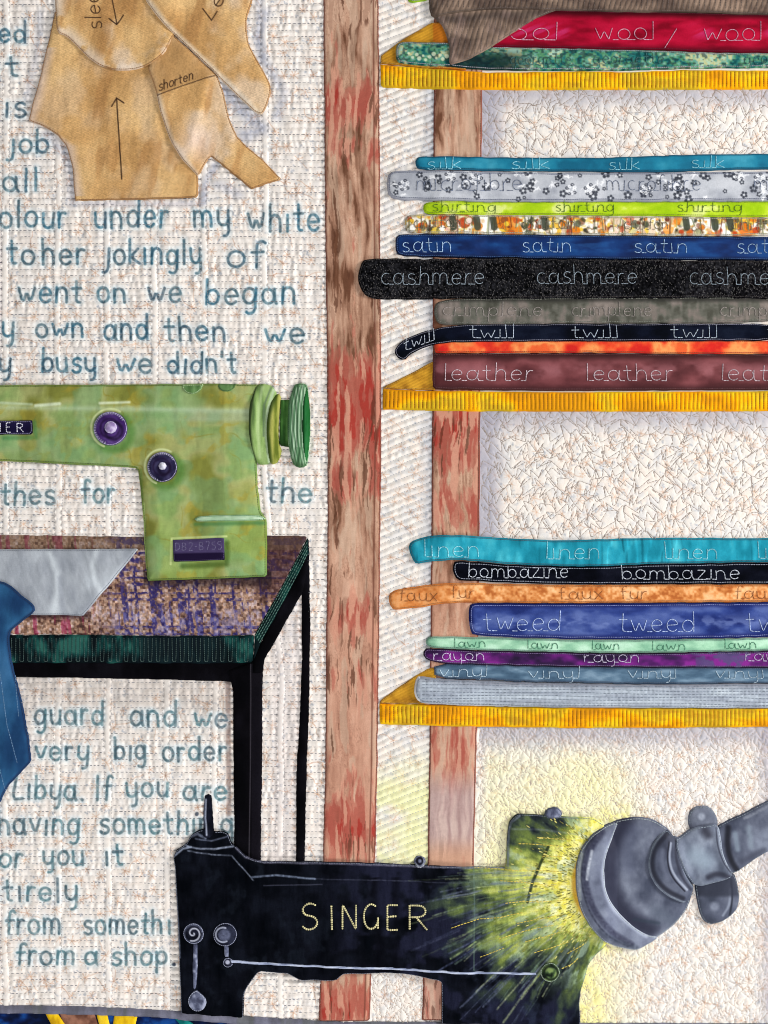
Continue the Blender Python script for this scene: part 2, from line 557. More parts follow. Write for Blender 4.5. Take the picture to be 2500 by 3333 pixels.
def build_ground():
    x, y = XX, YY
    # regions: left writing panel, slanted side panels, zigzag back panels
    regL = x < 1150
    regD = (x >= 1150) & (x < 1490) & (y < 3130)
    regZ = (x >= 1490) | ((x >= 1150) & (y >= 3130))
    H = np.zeros(x.shape)
    # --- left: close wavy rows with puckers, and soft unquilted channels
    u = (y + h_wob(x, y)) / 21.0
    f = np.abs(u - np.round(u)) * 2
    row = np.floor(u + 0.5 * 0)
    pil = np.sqrt(np.clip(f, 0, 1)) * 4.2
    wx = x + 9 * noise(x / 50, y / 45, 51)
    puck = noise(wx / 9.5, np.floor(u) * 0.9 + 7.3, 52)
    puck2 = noise(wx / 12.5, y / 58.0, 53)
    hL = pil * (0.45 + 1.0 * puck) + 5.4 * puck2 * (.35 + .65 * f) + 1.6 * fbm(x / 40, y / 60, 54)
    for k in range(6):
        d = np.abs(x - chan(y, k))
        inn = (1 - sm(7, 12, d)) * sm(.12, .4, noise(x * 0 + 3.1 * k, y / 70, 56))
        hL = hL * (1 - inn) + inn * (2.6 + 3.8 * np.sqrt(np.clip(1 - (d / 12) ** 2, 0, 1)) + 1.5 * noise(x / 20, y / 30, 55))
    # --- slanted
    v = (y + 0.44 * (x - 1240) - 0.00035 * (x - 1240) ** 2 + 6 * noise(x / 120, y / 160, 61)) / 23.0
    fv = np.abs(v - np.round(v)) * 2
    hD = np.sqrt(fv) * 4.2 * (0.7 + 0.5 * noise((x - y * .3) / 12, np.floor(v), 62)) + 2.2 * noise(x / 12, y / 40, 63) * fv
    # --- zigzag stitching
    DZ = np.full(x.shape, 60.0)
    zz = []
    for (xa, xb, ya, yb, band, st) in ((1560, 2640, 300, 520, 28, 1.0), (1560, 2640, 1345, 1760, 28, 1.0),
                                      (1545, 2640, 2365, 3335, 23, 0.72), (1205, 1450, 3135, 3330, 20, 0.6), (1560, 2640, -140, 60, 30, 1.0)):
        yy = ya
        while yy < yb:
            px = xa; pts = []; s_ = 1
            while px < xb:
                px += random.uniform(7, 13) * st
                s_ = -s_ if random.random() < .86 else s_
                ang = random.uniform(-1.1, 1.1) + (math.pi / 2 if s_ > 0 else -math.pi / 2)
                rad = random.uniform(12, 27) * st
                q = (px + rad * math.cos(ang) * 1.15, yy + rad * math.sin(ang))
                pts.append((max(xa - 12, q[0]), min(max(q[1], ya - 14), yb + 14)))
            zz.append((np.array(pts), st))
            yy += band * 1.0
    for pts, st in zz:
        for a, b in zip(pts[:-1], pts[1:]):
            m = 16
            sl = win(min(a[0], b[0]) - m, max(a[0], b[0]) + m, min(a[1], b[1]) - m, max(a[1], b[1]) + m)
            DZ[sl] = np.minimum(DZ[sl], seg_dist(x[sl], y[sl], [a, b]))
    hZ = np.where(y > 2340, 2.9, 1.35) * (1 - np.exp(-DZ / 4.0)) + np.where(y > 2340, 2.2, .8) * fbm(x / 14, y / 14, 71)
    H = np.where(regL, hL, np.where(regD, hD, hZ))
    H += 5 * fbm(x / 300, y / 300, 77) - 2.5
    TOP[:] = H
    # --- printed cloth: cream with cool and peach clouds
    c = np.broadcast_to(np.array([231., 225, 218]), x.shape + (3,)).copy()
    P = Paint((slice(0, NY), slice(0, NX)), c)
    P.wash((240, 222, 208), (0.42 - .10 * regL) * sm(.48, .66, fbm(x / 26, y / 24, 81)))
    P.wash((210, 210, 212), (.5 - .05 * regL) * sm(.50, .68, fbm(x / 22, y / 24, 85)))
    P.wash((222, 206, 192), 0.35 * sm(.48, .62, fbm(x / 16, y / 22, 88)) * regL)
    P.wash((243, 236, 230), .5 * regL)
    # small printed twigs and star flowers, blue grey florets
    r = random.Random(5)
    yy = -130
    while yy < 3470:
        xx = -140 + r.uniform(0, 50)
        while xx < 2650:
            cx, cy = xx + r.uniform(-14, 14), yy + r.uniform(-16, 16)
            i, j = int((cx - X0) / G), int((cy - Y0) / G)
            strong = 0.95 if cx < 1060 else 0.8
            if 1060 < cx < 1235 or (cx > 1420 and not (255 < cy < 530 or 1320 < cy < 1770 or cy > 2340 or cy < 0)):
                xx += 44; continue
            if r.random() < .68:
                ncol = r.choice([(192, 150, 122), (182, 138, 112), (206, 166, 138)])
                n = r.randint(5, 8); a0 = r.uniform(0, 6)
                for q in range(n):
                    a = a0 + q * 6.283 / n + r.uniform(-.2, .2); L = r.uniform(8, 19)
                    e = (cx + L * math.cos(a), cy + L * math.sin(a))
                    P.brush([(cx, cy), e], 1.1, ncol, .66 * strong, 1.2)
                    if r.random() < .5: P.brush([e], 2.0, ncol, .6 * strong, 1.3)
                if r.random() < .45:
                    a = r.uniform(0, 6.28)
                    q = [(cx, cy)]
                    for _ in range(4):
                        q.append((q[-1][0] + 13 * math.cos(a), q[-1][1] + 13 * math.sin(a))); a += r.uniform(-.6, .6)
                    P.brush(q, 1.3, ncol, .6 * strong, 1.3)
            for _ in range(r.randint(1, 3)):
                fx, fy = cx + r.uniform(-28, 28), cy + r.uniform(-28, 28)
                bc = r.choice([(168, 173, 182), (182, 184, 190), (160, 166, 176)])
                for q in range(r.randint(2, 4)):
                    P.brush([(fx + r.uniform(-5, 5), fy + r.uniform(-5, 5))], r.uniform(1.8, 3.2), bc, .55 * (strong + .15), 1.5)
            xx += 46
        yy += 43
    for k in range(6):      # the plain strips carry less print
        P.wash((244, 237, 230), (.15 + .5 * sm(.35, .6, noise(x * 0 + k, y / 90, 57))) * (1 - sm(7, 12, np.abs(x - chan(y, k)))) * regL)
    # shadows painted in grey ink wash beside and below the cut-out shapes
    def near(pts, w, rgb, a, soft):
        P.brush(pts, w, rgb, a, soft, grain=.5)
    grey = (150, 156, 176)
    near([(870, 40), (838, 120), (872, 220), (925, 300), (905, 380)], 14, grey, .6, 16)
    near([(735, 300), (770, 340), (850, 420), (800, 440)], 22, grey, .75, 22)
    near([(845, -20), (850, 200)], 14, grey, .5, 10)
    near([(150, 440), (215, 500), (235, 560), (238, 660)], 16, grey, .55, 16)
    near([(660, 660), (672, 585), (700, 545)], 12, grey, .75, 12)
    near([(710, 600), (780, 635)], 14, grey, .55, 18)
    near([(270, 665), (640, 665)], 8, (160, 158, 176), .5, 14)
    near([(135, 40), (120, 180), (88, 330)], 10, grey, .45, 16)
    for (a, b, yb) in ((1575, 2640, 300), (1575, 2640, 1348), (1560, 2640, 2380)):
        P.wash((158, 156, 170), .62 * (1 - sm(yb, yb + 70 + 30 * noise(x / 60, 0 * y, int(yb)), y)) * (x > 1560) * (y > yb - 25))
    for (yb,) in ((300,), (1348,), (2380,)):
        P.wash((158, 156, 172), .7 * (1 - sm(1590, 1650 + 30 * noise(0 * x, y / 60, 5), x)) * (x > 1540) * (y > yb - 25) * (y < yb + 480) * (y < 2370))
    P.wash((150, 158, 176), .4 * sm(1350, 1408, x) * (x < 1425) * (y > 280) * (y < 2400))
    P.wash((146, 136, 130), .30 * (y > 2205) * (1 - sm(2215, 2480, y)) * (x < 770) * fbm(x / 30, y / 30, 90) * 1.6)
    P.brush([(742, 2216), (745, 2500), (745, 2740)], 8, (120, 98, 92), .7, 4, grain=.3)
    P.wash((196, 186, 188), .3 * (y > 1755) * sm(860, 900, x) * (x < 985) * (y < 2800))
    # the yellow glow painted round the lamp
    dl = np.hypot(x - LAMP_C[0], (y - LAMP_C[1]))
    g = fbm(x / 80, y / 80, 93)
    gg = .75 + .5 * (g - .5) * 2
    P.wash((243, 238, 178), np.clip(.85 * gg, 0, 1) * (1 - sm(330, 640, dl)) * regZ * (1 - sm(1940, 2160, x + 120 * (g - .5))) * sm(2380, 2560, y) * (y < 3075))
    P.wash((240, 236, 182), np.clip(.55 * gg, 0, 1) * sm(2380, 2520, y) * (1 - sm(2800, 2830, y)) * (1 - sm(1820, 2060, x)) * sm(1560, 1600, x))
    P.wash((236, 232, 110), .6 * sm(.3, .7, fbm(x / 34, y / 34, 94)) * (1 - sm(205, 275, dl)) * (1 - sm(2050, 2150, x)))
    P.wash((234, 236, 168), .7 * sm(.2, .65, fbm(x / 90, y / 70, 96)) * sm(2400, 2600, y) * (1 - sm(2820, 2830, y)) * (x > 1225) * (x < 1420))
    P.wash((240, 230, 110), .75 * sm(.25, .7, fbm(x / 26, y / 40, 97)) * sm(3080, 3180, y) * (1 - sm(1900, 1985 + 50 * g, x)) * (x > 1860))
    P.wash((240, 232, 160), np.clip(.7 * gg, 0, 1) * sm(3060, 3110, y) * (1 - sm(1900, 2150, x + 90 * (g - .5))) * (x > 1870))
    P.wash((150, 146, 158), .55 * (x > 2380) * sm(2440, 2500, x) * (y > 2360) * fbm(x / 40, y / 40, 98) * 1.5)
    # handwriting brushed on with blue-green ink over a pale wash
    for t, x0, x1, base, xh in TEXT:
        for st in word(t, x0, x1, base, xh, jit=.05, gap=.3, seed=3):
            st = chaikin(st, 1, False)
            P.brush(st, 13, (216, 234, 242), .6, 8, grain=.6)
        for st in word(t, x0, x1, base, xh, jit=.05, gap=.3, seed=3):
            st = chaikin(st, 1, False)
            col = ramp(np.array([r.random()]), [(58, 82, 98), (44, 98, 122), (80, 112, 124), (56, 86, 100)] if base < 1300 else [(70, 92, 104), (88, 116, 124), (78, 118, 128), (64, 88, 98)])[0]
            P.brush(st, 4.7, col, .95, 2.0, grain=.42)
    P.brush([(642, 2648)], 6.5, (74, 82, 96), .9, 1.5)
    P.brush([(568, 3137)], 6, (60, 66, 82), .9, 1.5)
    # lower block of the quilt is another cloth, the right margin a seam
    return P, zz


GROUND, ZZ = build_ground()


def finish_ground():
    m = blur(DEEP.astype(float), 2) < 0.999
    cell = m[:-1, :-1] | m[1:, :-1] | m[:-1, 1:] | m[1:, 1:]
    vert = np.zeros(XX.shape, bool)
    vert[:-1, :-1] |= cell; vert[1:, :-1] |= cell; vert[:-1, 1:] |= cell; vert[1:, 1:] |= cell
    idx = -np.ones(XX.shape, np.int64); idx[vert] = np.arange(vert.sum())
    V = np.stack([XX[vert], YY[vert], GZ[vert]], 1)
    jj, ii = np.nonzero(cell)
    Q = np.stack([idx[jj, ii], idx[jj + 1, ii], idx[jj + 1, ii + 1], idx[jj, ii + 1]], 1)
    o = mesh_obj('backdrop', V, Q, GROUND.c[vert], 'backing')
    o['kind'] = 'structure'
    o['label'] = 'cream quilted cotton ground cloth with twig print and blue-green handwriting'
    return o


GZ = TOP.copy()

# ------------------------------------------------------------------ dye recipes
def wood(seed, reds, pale=0.0):
    def f(x, y, d):
        wx = x + 16 * (fbm(x / 40, y / 70, seed + 1) - .5) + 26 * (noise(x / 80, y / 260, seed + 9) - .5)
        n = .30 * fbm(wx / 14, y / 150, seed, 4) + .5 * fbm(wx / 34, y / 130, seed + 4, 4) + .20 * fbm(wx / 6, y / 60, seed + 6, 3)
        low = sm(1500, 2300, y)
        t = eq(n, .36, .64) * (1 - .2 * low) + .2 * low
        q = t * 7
        edge = 1 - sm(.0, .16, np.abs(q - np.round(q)))
        t = .5 * (np.floor(q) / 6.5) + .5 * t
        c = ramp(t, [(104, 68, 50), (136, 98, 78), (164, 124, 102), (188, 148, 124), (204, 168, 144)], [0, .15, .4, .7, 1])
        c = mix(c, (204, 150, 128), .5 * low)
        c = mix(c, (110, 68, 52), .28 * edge * sm(.4, .6, noise(x / 40, y / 60, seed + 2)))
        r = np.zeros(x.shape)
        for (yc, hh, s_) in reds:
            r = np.maximum(r, s_ * np.exp(-((y - yc) / hh) ** 2))
        m = r + (.6 * fbm(wx / 26, y / 130, seed + 20) + .4 * fbm(wx / 8, y / 60, seed + 21, 3) - .5) * 1.7
        c = mix(c, (176, 104, 88), .7 * sm(.3, .42, m))
        c = mix(c, (164, 80, 68), .75 * sm(.52, .60, m) * (.6 + .6 * noise(wx / 20, y / 90, seed + 25)))
        c = mix(c, (160, 50, 42), .75 * sm(.86, .96, m + .4 * (noise(wx / 12, y / 50, seed + 22) - .5)))
        c = mix(c, (206, 156, 132), .75 * sm(.55, .60, fbm(wx / 14, y / 120, seed + 30)) * sm(.2, .4, m))
        c = mix(c, (196, 170, 148), .5 * sm(.56, .62, fbm(wx / 22, y / 160, seed + 33)) * (1 - sm(.2, .4, m)))
        crack = fbm(wx / 8, y / 110, seed + 40, 3)
        c = mix(c, (84, 52, 38), .65 * sm(.63, .67, crack) * sm(.4, .6, noise(x / 60, y / 160, seed + 41)))
        if pale:
            c = mix(c, ramp(eq(fbm(wx / 12, y / 90, seed + 50)), [(160, 134, 134), (182, 158, 156), (200, 178, 172)]), pale * sm(2480, 2600, y) * (1 - .8 * sm(2720, 2800, y)))
            c = mix(c, (204, 160, 132), .6 * sm(2700, 2800, y) * (1 - sm(3000, 3100, y)))
        return c
    return f


def post_ink(x1):
    def f(P, d):
        P.wash((110, 52, 42), .75 * (1 - sm(3, 7, d)))
        P.brush(x1, 2.2, (104, 60, 48), .75, 2)
    return f


def dyed(base, light, dark, seed, sx=60, sy=40, k=.8):
    def f(x, y, d):
        n = eq(fbm(x / sx, y / sy, seed))
        return ramp(n, [np.array(base) + (np.array(dark) - base) * k, base, np.array(base) + (np.array(light) - base) * k])
    return f


def roundish(P, d, hi, lo, w=16, a_hi=.4, a_lo=.6, seed=4):
    """shading inked along the edges of a bolt, a painted highlight along its middle"""
    n = fbm(P.x / 50, P.y / 16, seed)
    P.wash(lo, a_lo * (1 - sm(2, w * (0.6 + .8 * n), d)))
    m = np.max(d)
    P.wash(hi, a_hi * sm(m * .5, m * .95, d) * sm(.4, .62, n))


def line(pts):
    return [tuple(p) for p in pts]


# ------------------------------------------------------------------ the shelving
shelving = thing('fabric_shelving', 1640, 3325, 'tall shelving of mottled red-brown posts and yellow ribbed shelves filled with bolts of cloth', 'shelving')
back_post = piece('back_post', [(1412, -140), (1411, 300), (1407, 1200), (1403, 1750), (1397, 2370), (1391, 2800), (1376, 3200), (1372, 3322),
                                (1530, 3322), (1540, 3200), (1543, 2800), (1553, 2370), (1561, 1750), (1564, 1340), (1570, 300), (1571, -140)],
                  wood(300, [(1400, 150, .85), (1640, 110, .5), (2440, 160, .55), (3250, 80, .4), (360, 60, .1)], .85), T=5,
                  mat='batik', parent=shelving, smooth=0, ink=post_ink([(1560, 1340), (1553, 1900)]), edge=(5, (110, 70, 60), 8))
front_post = piece('front_post', POST_L,
                   wood(100, [(360, 90, .75), (480, 60, .45), (1330, 190, 1.0), (1560, 90, .6), (2010, 90, .55), (2210, 70, .4), (2680, 130, .8), (3270, 90, .75)]),
                   T=6, mat='batik', parent=shelving, smooth=0,
                   ink=post_ink([(1215, -140), (1218, 600), (1222, 1400), (1216, 1900), (1209, 2500), (1202, 2800), (1186, 3320)]),
                   edge=(4, (120, 84, 72), 8))


def ribs(x, y, d):
    return 3.4 * np.sqrt(np.abs(np.sin((x + 3 * noise(x / 30, y / 30, 8)) * math.pi / 13.5))) * sm(2, 8, d)


def shelf_col(seed, rich):
    def f(x, y, d):
        n = eq(fbm(x / 90, y / 70, seed), .33, .67)
        c = ramp(n, [(214, 146, 16), (246, 164, 8), (252, 180, 12), (236, 190, 26), (206, 170, 34)])
        rib = np.abs(np.sin((x + 3 * noise(x / 30, y / 30, 8)) * math.pi / 13.5))
        c = mix(c, (176, 108, 18), .75 * (1 - sm(.1, .42, rib)) * sm(3, 9, d))
        c = mix(c, (170, 112, 26), rich * sm(.4, .7, fbm(x / 40, y / 12, seed + 3)))
        return c
    return f


def diag_rows(x, y, d):
    u = (y + .5 * x) / 10.0
    return 2.0 * np.sqrt(np.abs(np.sin(u * math.pi))) * sm(0, 5, d)


def make_shelf(top, bot, tri, seed, rich, triorange=None):
    s = piece('shelf', line(top) + line(bot[::-1]), shelf_col(seed, rich), T=8, parent=shelving, smooth=0, bump=ribs, round_=5)
    t = piece('shelf_top', tri, dyed((190, 138, 40), (214, 160, 50), (148, 100, 30), seed + 9, 30, 30), T=5, parent=s, smooth=0,
              bump=diag_rows, edge=(4, (170, 130, 60), 7),
              ink=(lambda P, d: P.wash((178, 98, 26), .8 * sm(1406, 1412, P.x))) if triorange else None)
    lines = []
    x0, x1 = top[0][0] + 6, top[-1][0]
    ty = lambda v: np.interp(v, [p[0] for p in top], [p[1] for p in top])
    by = lambda v: np.interp(v, [p[0] for p in bot], [p[1] for p in bot])
    xx = math.ceil(x0 / 13.5) * 13.5
    while xx < x1:
        xr = xx - 1.5
        lines.append(np.array([(xr, ty(xx) + 8), (xr + 1, by(xx) - 8)])); xx += 13.5
    QUEUE.append((s, 'rib_stitching', lines, (156, 96, 24), 7, 2.2, .8, {SURF[s.name]}))
    return s


make_shelf([(1237, 209), (1300, 216), (1453, 228), (1580, 236), (1900, 232), (2053, 236), (2222, 228), (2500, 230), (2640, 231)],
           [(1240, 287), (1411, 294), (1580, 295), (1900, 295), (2500, 293), (2640, 293)],
           [(1238, 209), (1238, 182), (1303, 135), (1400, 76), (1480, 76), (1520, 232), (1400, 226)], 400, .25, True)
make_shelf([(1246, 1266), (1402, 1272), (1580, 1274), (1900, 1276), (2500, 1273), (2640, 1273)],
           [(1244, 1334), (1402, 1338), (1563, 1340), (1900, 1341), (2500, 1340), (2640, 1340)],
           [(1246, 1266), (1250, 1258), (1327, 1220), (1404, 1178), (1420, 1178), (1420, 1272)], 430, .1)
make_shelf([(1234, 2289), (1398, 2291), (1580, 2297), (1900, 2304), (2500, 2304), (2640, 2304)],
           [(1236, 2357), (1398, 2362), (1550, 2365), (1900, 2370), (2500, 2367), (2640, 2366)],
           [(1234, 2289), (1234, 2282), (1290, 2240), (1351, 2200), (1398, 2172), (1420, 2172), (1420, 2291)], 460, .35)

# ------------------------------------------------------------------ the bolts of cloth
BG = 'bolts of cloth stacked on the shelves'
THR = (150, 150, 160)


def bolt(name, top, bot, color, label, ink=None, T=8, mat='cloth', edge=(6, THR, 7), smooth=2, bump=None, cap=(), round_=5.5, dome=3, wob=1.4):
    """top and bottom edges left to right; cap = points round the end"""
    P = line(top) + line(bot[::-1]) + line(cap)
    pts = np.array(P, float)
    wr = (lambda x, y, d: (2.2 * fbm(x / 40, y / 26, 17) + (bump(x, y, d) if bump else 0)))
    o = piece(name, P, color, T=T, mat=mat, label=label, cat='bolt of cloth', group=BG, smooth=smooth, edge=edge, ink=ink, bump=wr,
              round_=round_, dome=dome, wob=wob, blur_r=9)
    return o


R = 2640
# top shelf
bolt('lime_bolt', [(1330, -140), (R, -140)], [(1330, 8), (1345, 13), (1380, 8), (1425, -4), (1500, -30), (R, -30)],
     dyed((148, 190, 40), (176, 210, 60), (110, 150, 30), 500), 'lime green cloth bolt just peeping in above the grey-brown wool',
     cap=[(1322, 0), (1322, -100)])
b = bolt('georgette_bolt', [(1296, 137), (1411, 143), (1500, 146), (1622, 152), (1800, 155), (2137, 165), (2306, 171), (2500, 173), (R, 174)],
     [(1296, 214), (1453, 223), (1580, 231), (1900, 232), (2053, 233), (2222, 225), (2500, 223), (R, 223)],
     lambda x, y, d: mix(mix(ramp(eq(fbm(x / 60, y / 30, 511) * .6 + .4 * fbm(x / 12, y / 10, 512, 2), .3, .7),
                              [(16, 70, 70), (38, 112, 110), (84, 138, 96), (96, 158, 148), (186, 184, 130), (160, 196, 176)]),
                             (30, 46, 50), .55 * sm(.55, .75, noise(x / 9, y / 6, 514))), (60, 50, 40), .0),
     'teal and sand watercolour print bolt, lowest on the top shelf', mat='batik', cap=[(1288, 190), (1288, 160)],
     ink=lambda P, d: (P.wash((12, 26, 30), .75 * sm(1440, 1470, P.x) * (1 - sm(1640, 1760, P.x)) * sm(150, 200, P.y)),
                       [P.brush([(1330 + 11 * k + (k * 7) % 5, 180 + (k * 13) % 22)], 4 + (k * 5) % 4, (214, 222, 190), .8, 1.5) for k in range(12)],
                       P.wash((96, 98, 96), .5 * (1 - sm(4, 14, d)) * (P.y < 190))))
sew_words(b, [('georgette', 1930, 2160, 212), ('georgette', 2420, 2640, 212), ('georgette', 1660, 1860, 214)], (60, 104, 104), 24, w=2.4)
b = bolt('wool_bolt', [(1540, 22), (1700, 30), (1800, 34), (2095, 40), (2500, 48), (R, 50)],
     [(1540, 156), (1613, 157), (1800, 159), (2137, 167), (2306, 173), (2500, 175), (R, 176)],
     lambda x, y, d: ramp(eq(fbm(x / 90, y / 30, 521)), [(120, 4, 28), (158, 8, 42), (176, 16, 52)]),
     'crimson red wool bolt with pale stitched lettering and painted pink shine', edge=(5, (90, 20, 40), 7),
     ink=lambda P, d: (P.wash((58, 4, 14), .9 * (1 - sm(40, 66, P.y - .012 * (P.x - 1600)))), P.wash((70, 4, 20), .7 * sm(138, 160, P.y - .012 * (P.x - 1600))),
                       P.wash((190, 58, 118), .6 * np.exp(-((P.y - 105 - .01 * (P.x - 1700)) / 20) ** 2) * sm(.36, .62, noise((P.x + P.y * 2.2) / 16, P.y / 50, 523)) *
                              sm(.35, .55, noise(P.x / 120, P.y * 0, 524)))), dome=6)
sew_words(b, [('ool', 1660, 1822, 134), ('wool', 1937, 2132, 134), ('/', 2160, 2206, 140), ('wool', 2285, 2482, 136)], (220, 170, 196), 36, w=2.4)

wool2 = thing('wool_fold', 1650, 219, 'taupe grey quilted wool draped over the top stack, corner hanging down', 'bolt of cloth', BG)


def taupe(seed):
    return dyed((114, 96, 84), (146, 124, 108), (76, 62, 56), seed, 60, 36)


def vquilt(x, y, d):
    return 2.6 * np.sqrt(np.abs(np.sin((x + .35 * y + 8 * noise(x / 60, y / 50, 5)) * math.pi / 17))) * sm(2, 8, d)


flap = piece('hanging_corner', [(1404, 40), (1408, 60), (1436, 84), (1453, 127), (1464, 169), (1458, 219), (1472, 219), (1550, 190), (1622, 143), (1698, 93),
                                (1760, 56), (1830, 30), (1700, 10), (1500, 20)], taupe(540), T=7, parent=wool2, bump=vquilt, smooth=1, edge=(5, (110, 98, 92), 8),
             ink=lambda P, d: (P.wash((74, 64, 60), .6 * (1 - sm(0, 22, np.abs(P.y - (62 - .06 * (P.x - 1411)) - 8)))), P.wash((160, 136, 130), .3 * sm(.5, .7, fbm(P.x / 30, P.y / 50, 548)))))
roll = piece('folded_roll', [(1398, -140), (1395, 24), (1400, 50), (1411, 66), (1450, 54), (1500, 47), (1560, 40), (1640, 38), (1800, 38), (1950, 40), (2095, 45), (2264, 43), (2500, 53), (R, 55), (R, -140)],
             taupe(545), T=9, parent=wool2, bump=vquilt, smooth=1, edge=(5, (96, 84, 80), 8), dome=4,
             ink=lambda P, d: P.wash((70, 60, 52), .5 * (1 - sm(2, 16, d)) * (P.y > 0)))
vl = []
for k in range(75):
    xk = 1405 + 17 * k
    vl.append(np.array([(xk + 8, -40), (xk, 34)]))
    if k < 20: vl.append(np.array([(xk + 22, 60), (xk - 10 + k, 200)]))
QUEUE.append((roll, 'quilting_rows', vl, (92, 82, 78), 8, 2.4, .8, {SURF[roll.name], SURF[flap.name]}))

# middle shelf, from the bottom of the stack up
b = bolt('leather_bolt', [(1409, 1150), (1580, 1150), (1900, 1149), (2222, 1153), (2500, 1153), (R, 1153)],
     [(1407, 1268), (1538, 1271), (1900, 1273), (2500, 1271), (R, 1271)],
     lambda x, y, d: ramp(eq(fbm(x / 90, y / 45, 551)), [(78, 34, 38), (102, 50, 54), (124, 66, 70)]),
     'maroon leather bolt with dashed pale lettering, lowest on the middle shelf', mat='satin', smooth=0, edge=(6, (90, 56, 60), 8),
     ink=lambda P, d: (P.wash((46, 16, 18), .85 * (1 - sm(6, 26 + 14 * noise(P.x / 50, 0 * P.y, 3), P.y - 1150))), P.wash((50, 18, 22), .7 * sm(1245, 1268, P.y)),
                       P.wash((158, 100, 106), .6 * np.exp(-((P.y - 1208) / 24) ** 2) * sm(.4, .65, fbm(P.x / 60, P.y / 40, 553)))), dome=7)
sew_words(b, [('leather', 1443, 1735, 1240), ('leather', 1905, 2190, 1240), ('leather', 2342, 2630, 1240)], (206, 190, 198), 34, step=9, w=2.7)
b = bolt('orange_bolt', [(1413, 1112), (1580, 1108), (1900, 1108), (R, 1108)], [(1413, 1150), (1580, 1150), (1900, 1149), (2222, 1153), (R, 1153)],
     lambda x, y, d: ramp(eq(fbm(x / 60, y / 60, 561), .3, .7), [(204, 40, 34), (226, 74, 42), (232, 120, 66), (240, 156, 90), (226, 96, 50)]),
     'narrow flame orange and red bolt squeezed between the navy twill and maroon leather', smooth=0, T=6, edge=(5, (150, 60, 40), 7))
twt = [(1280, 1145), (1290, 1128), (1305, 1113), (1348, 1089), (1411, 1070), (1495, 1058), (1580, 1055), (1900, 1054), (R, 1052)]
twb = [(1291, 1163), (1305, 1172), (1317, 1175), (1331, 1157), (1369, 1137), (1411, 1123), (1495, 1114), (1900, 1112), (R, 1110)]
b = bolt('twill_bolt', twt, twb, dyed((12, 16, 30), (22, 28, 44), (6, 8, 14), 571), 'navy black twill bolt whose end curls down over the shelf side',
     edge=(5, (120, 120, 136), 7), smooth=1, mat='black', T=9)
sew_words(b, [('twill', 1312, 1418, 1120)], (196, 206, 220), 26, w=2.4,
          curve=lambda q: np.interp(q, [1300, 1330, 1411, 1500], [1155, 1138, 1108, 1100]))
sew_words(b, [('twill', 1525, 1678, 1101), ('twill', 1857, 2015, 1101), ('twill', 2178, 2338, 1100), ('twill', 2496, 2640, 1100)], (200, 212, 228), 27, w=2.4)
b = bolt('crimplene_bolt', [(1424, 976), (1580, 970), (1900, 968), (2137, 966), (R, 966)], [(1424, 1060), (1495, 1059), (1900, 1054), (R, 1051)],
     lambda x, y, d: ramp(eq(fbm(x / 50, y / 34, 581) * .8 + .2 * noise(x / 9, y / 40, 582), .3, .7), [(74, 74, 66), (96, 96, 88), (116, 108, 102), (134, 124, 118)]),
     'mottled grey-green crimplene bolt lying under the black cashmere', cap=[(1414, 1030), (1411, 1005)], edge=(6, (110, 112, 104), 8),
     ink=lambda P, d: (P.wash((40, 40, 38), .7 * (1 - sm(6, 22, P.y - 970)))), dome=5)
sew_words(b, [('crimplene', 1440, 1765, 1030), ('crimplene', 1860, 2120, 1030), ('crimplene', 2340, 2620, 1030)], (148, 140, 136), 28, w=2.7)
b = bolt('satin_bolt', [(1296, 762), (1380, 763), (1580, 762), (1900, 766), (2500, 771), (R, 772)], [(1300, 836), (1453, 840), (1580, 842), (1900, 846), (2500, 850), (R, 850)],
     lambda x, y, d: ramp(eq(fbm(x / 80, y / 40, 591)), [(2, 26, 72), (6, 42, 98), (14, 62, 122)]),
     'deep royal blue satin bolt with light blue stitched lettering', mat='satin', cap=[(1287, 820), (1287, 778)], edge=(6, (60, 90, 140), 7),
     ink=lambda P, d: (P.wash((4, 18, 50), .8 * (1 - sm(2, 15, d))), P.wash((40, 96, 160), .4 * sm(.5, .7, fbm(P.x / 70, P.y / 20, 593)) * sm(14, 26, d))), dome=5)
sew_words(b, [('satin', 1308, 1470, 822), ('satin', 1697, 1860, 822), ('satin', 2060, 2236, 825), ('satin', 2393, 2560, 826)], (182, 212, 240), 31, w=2.4)
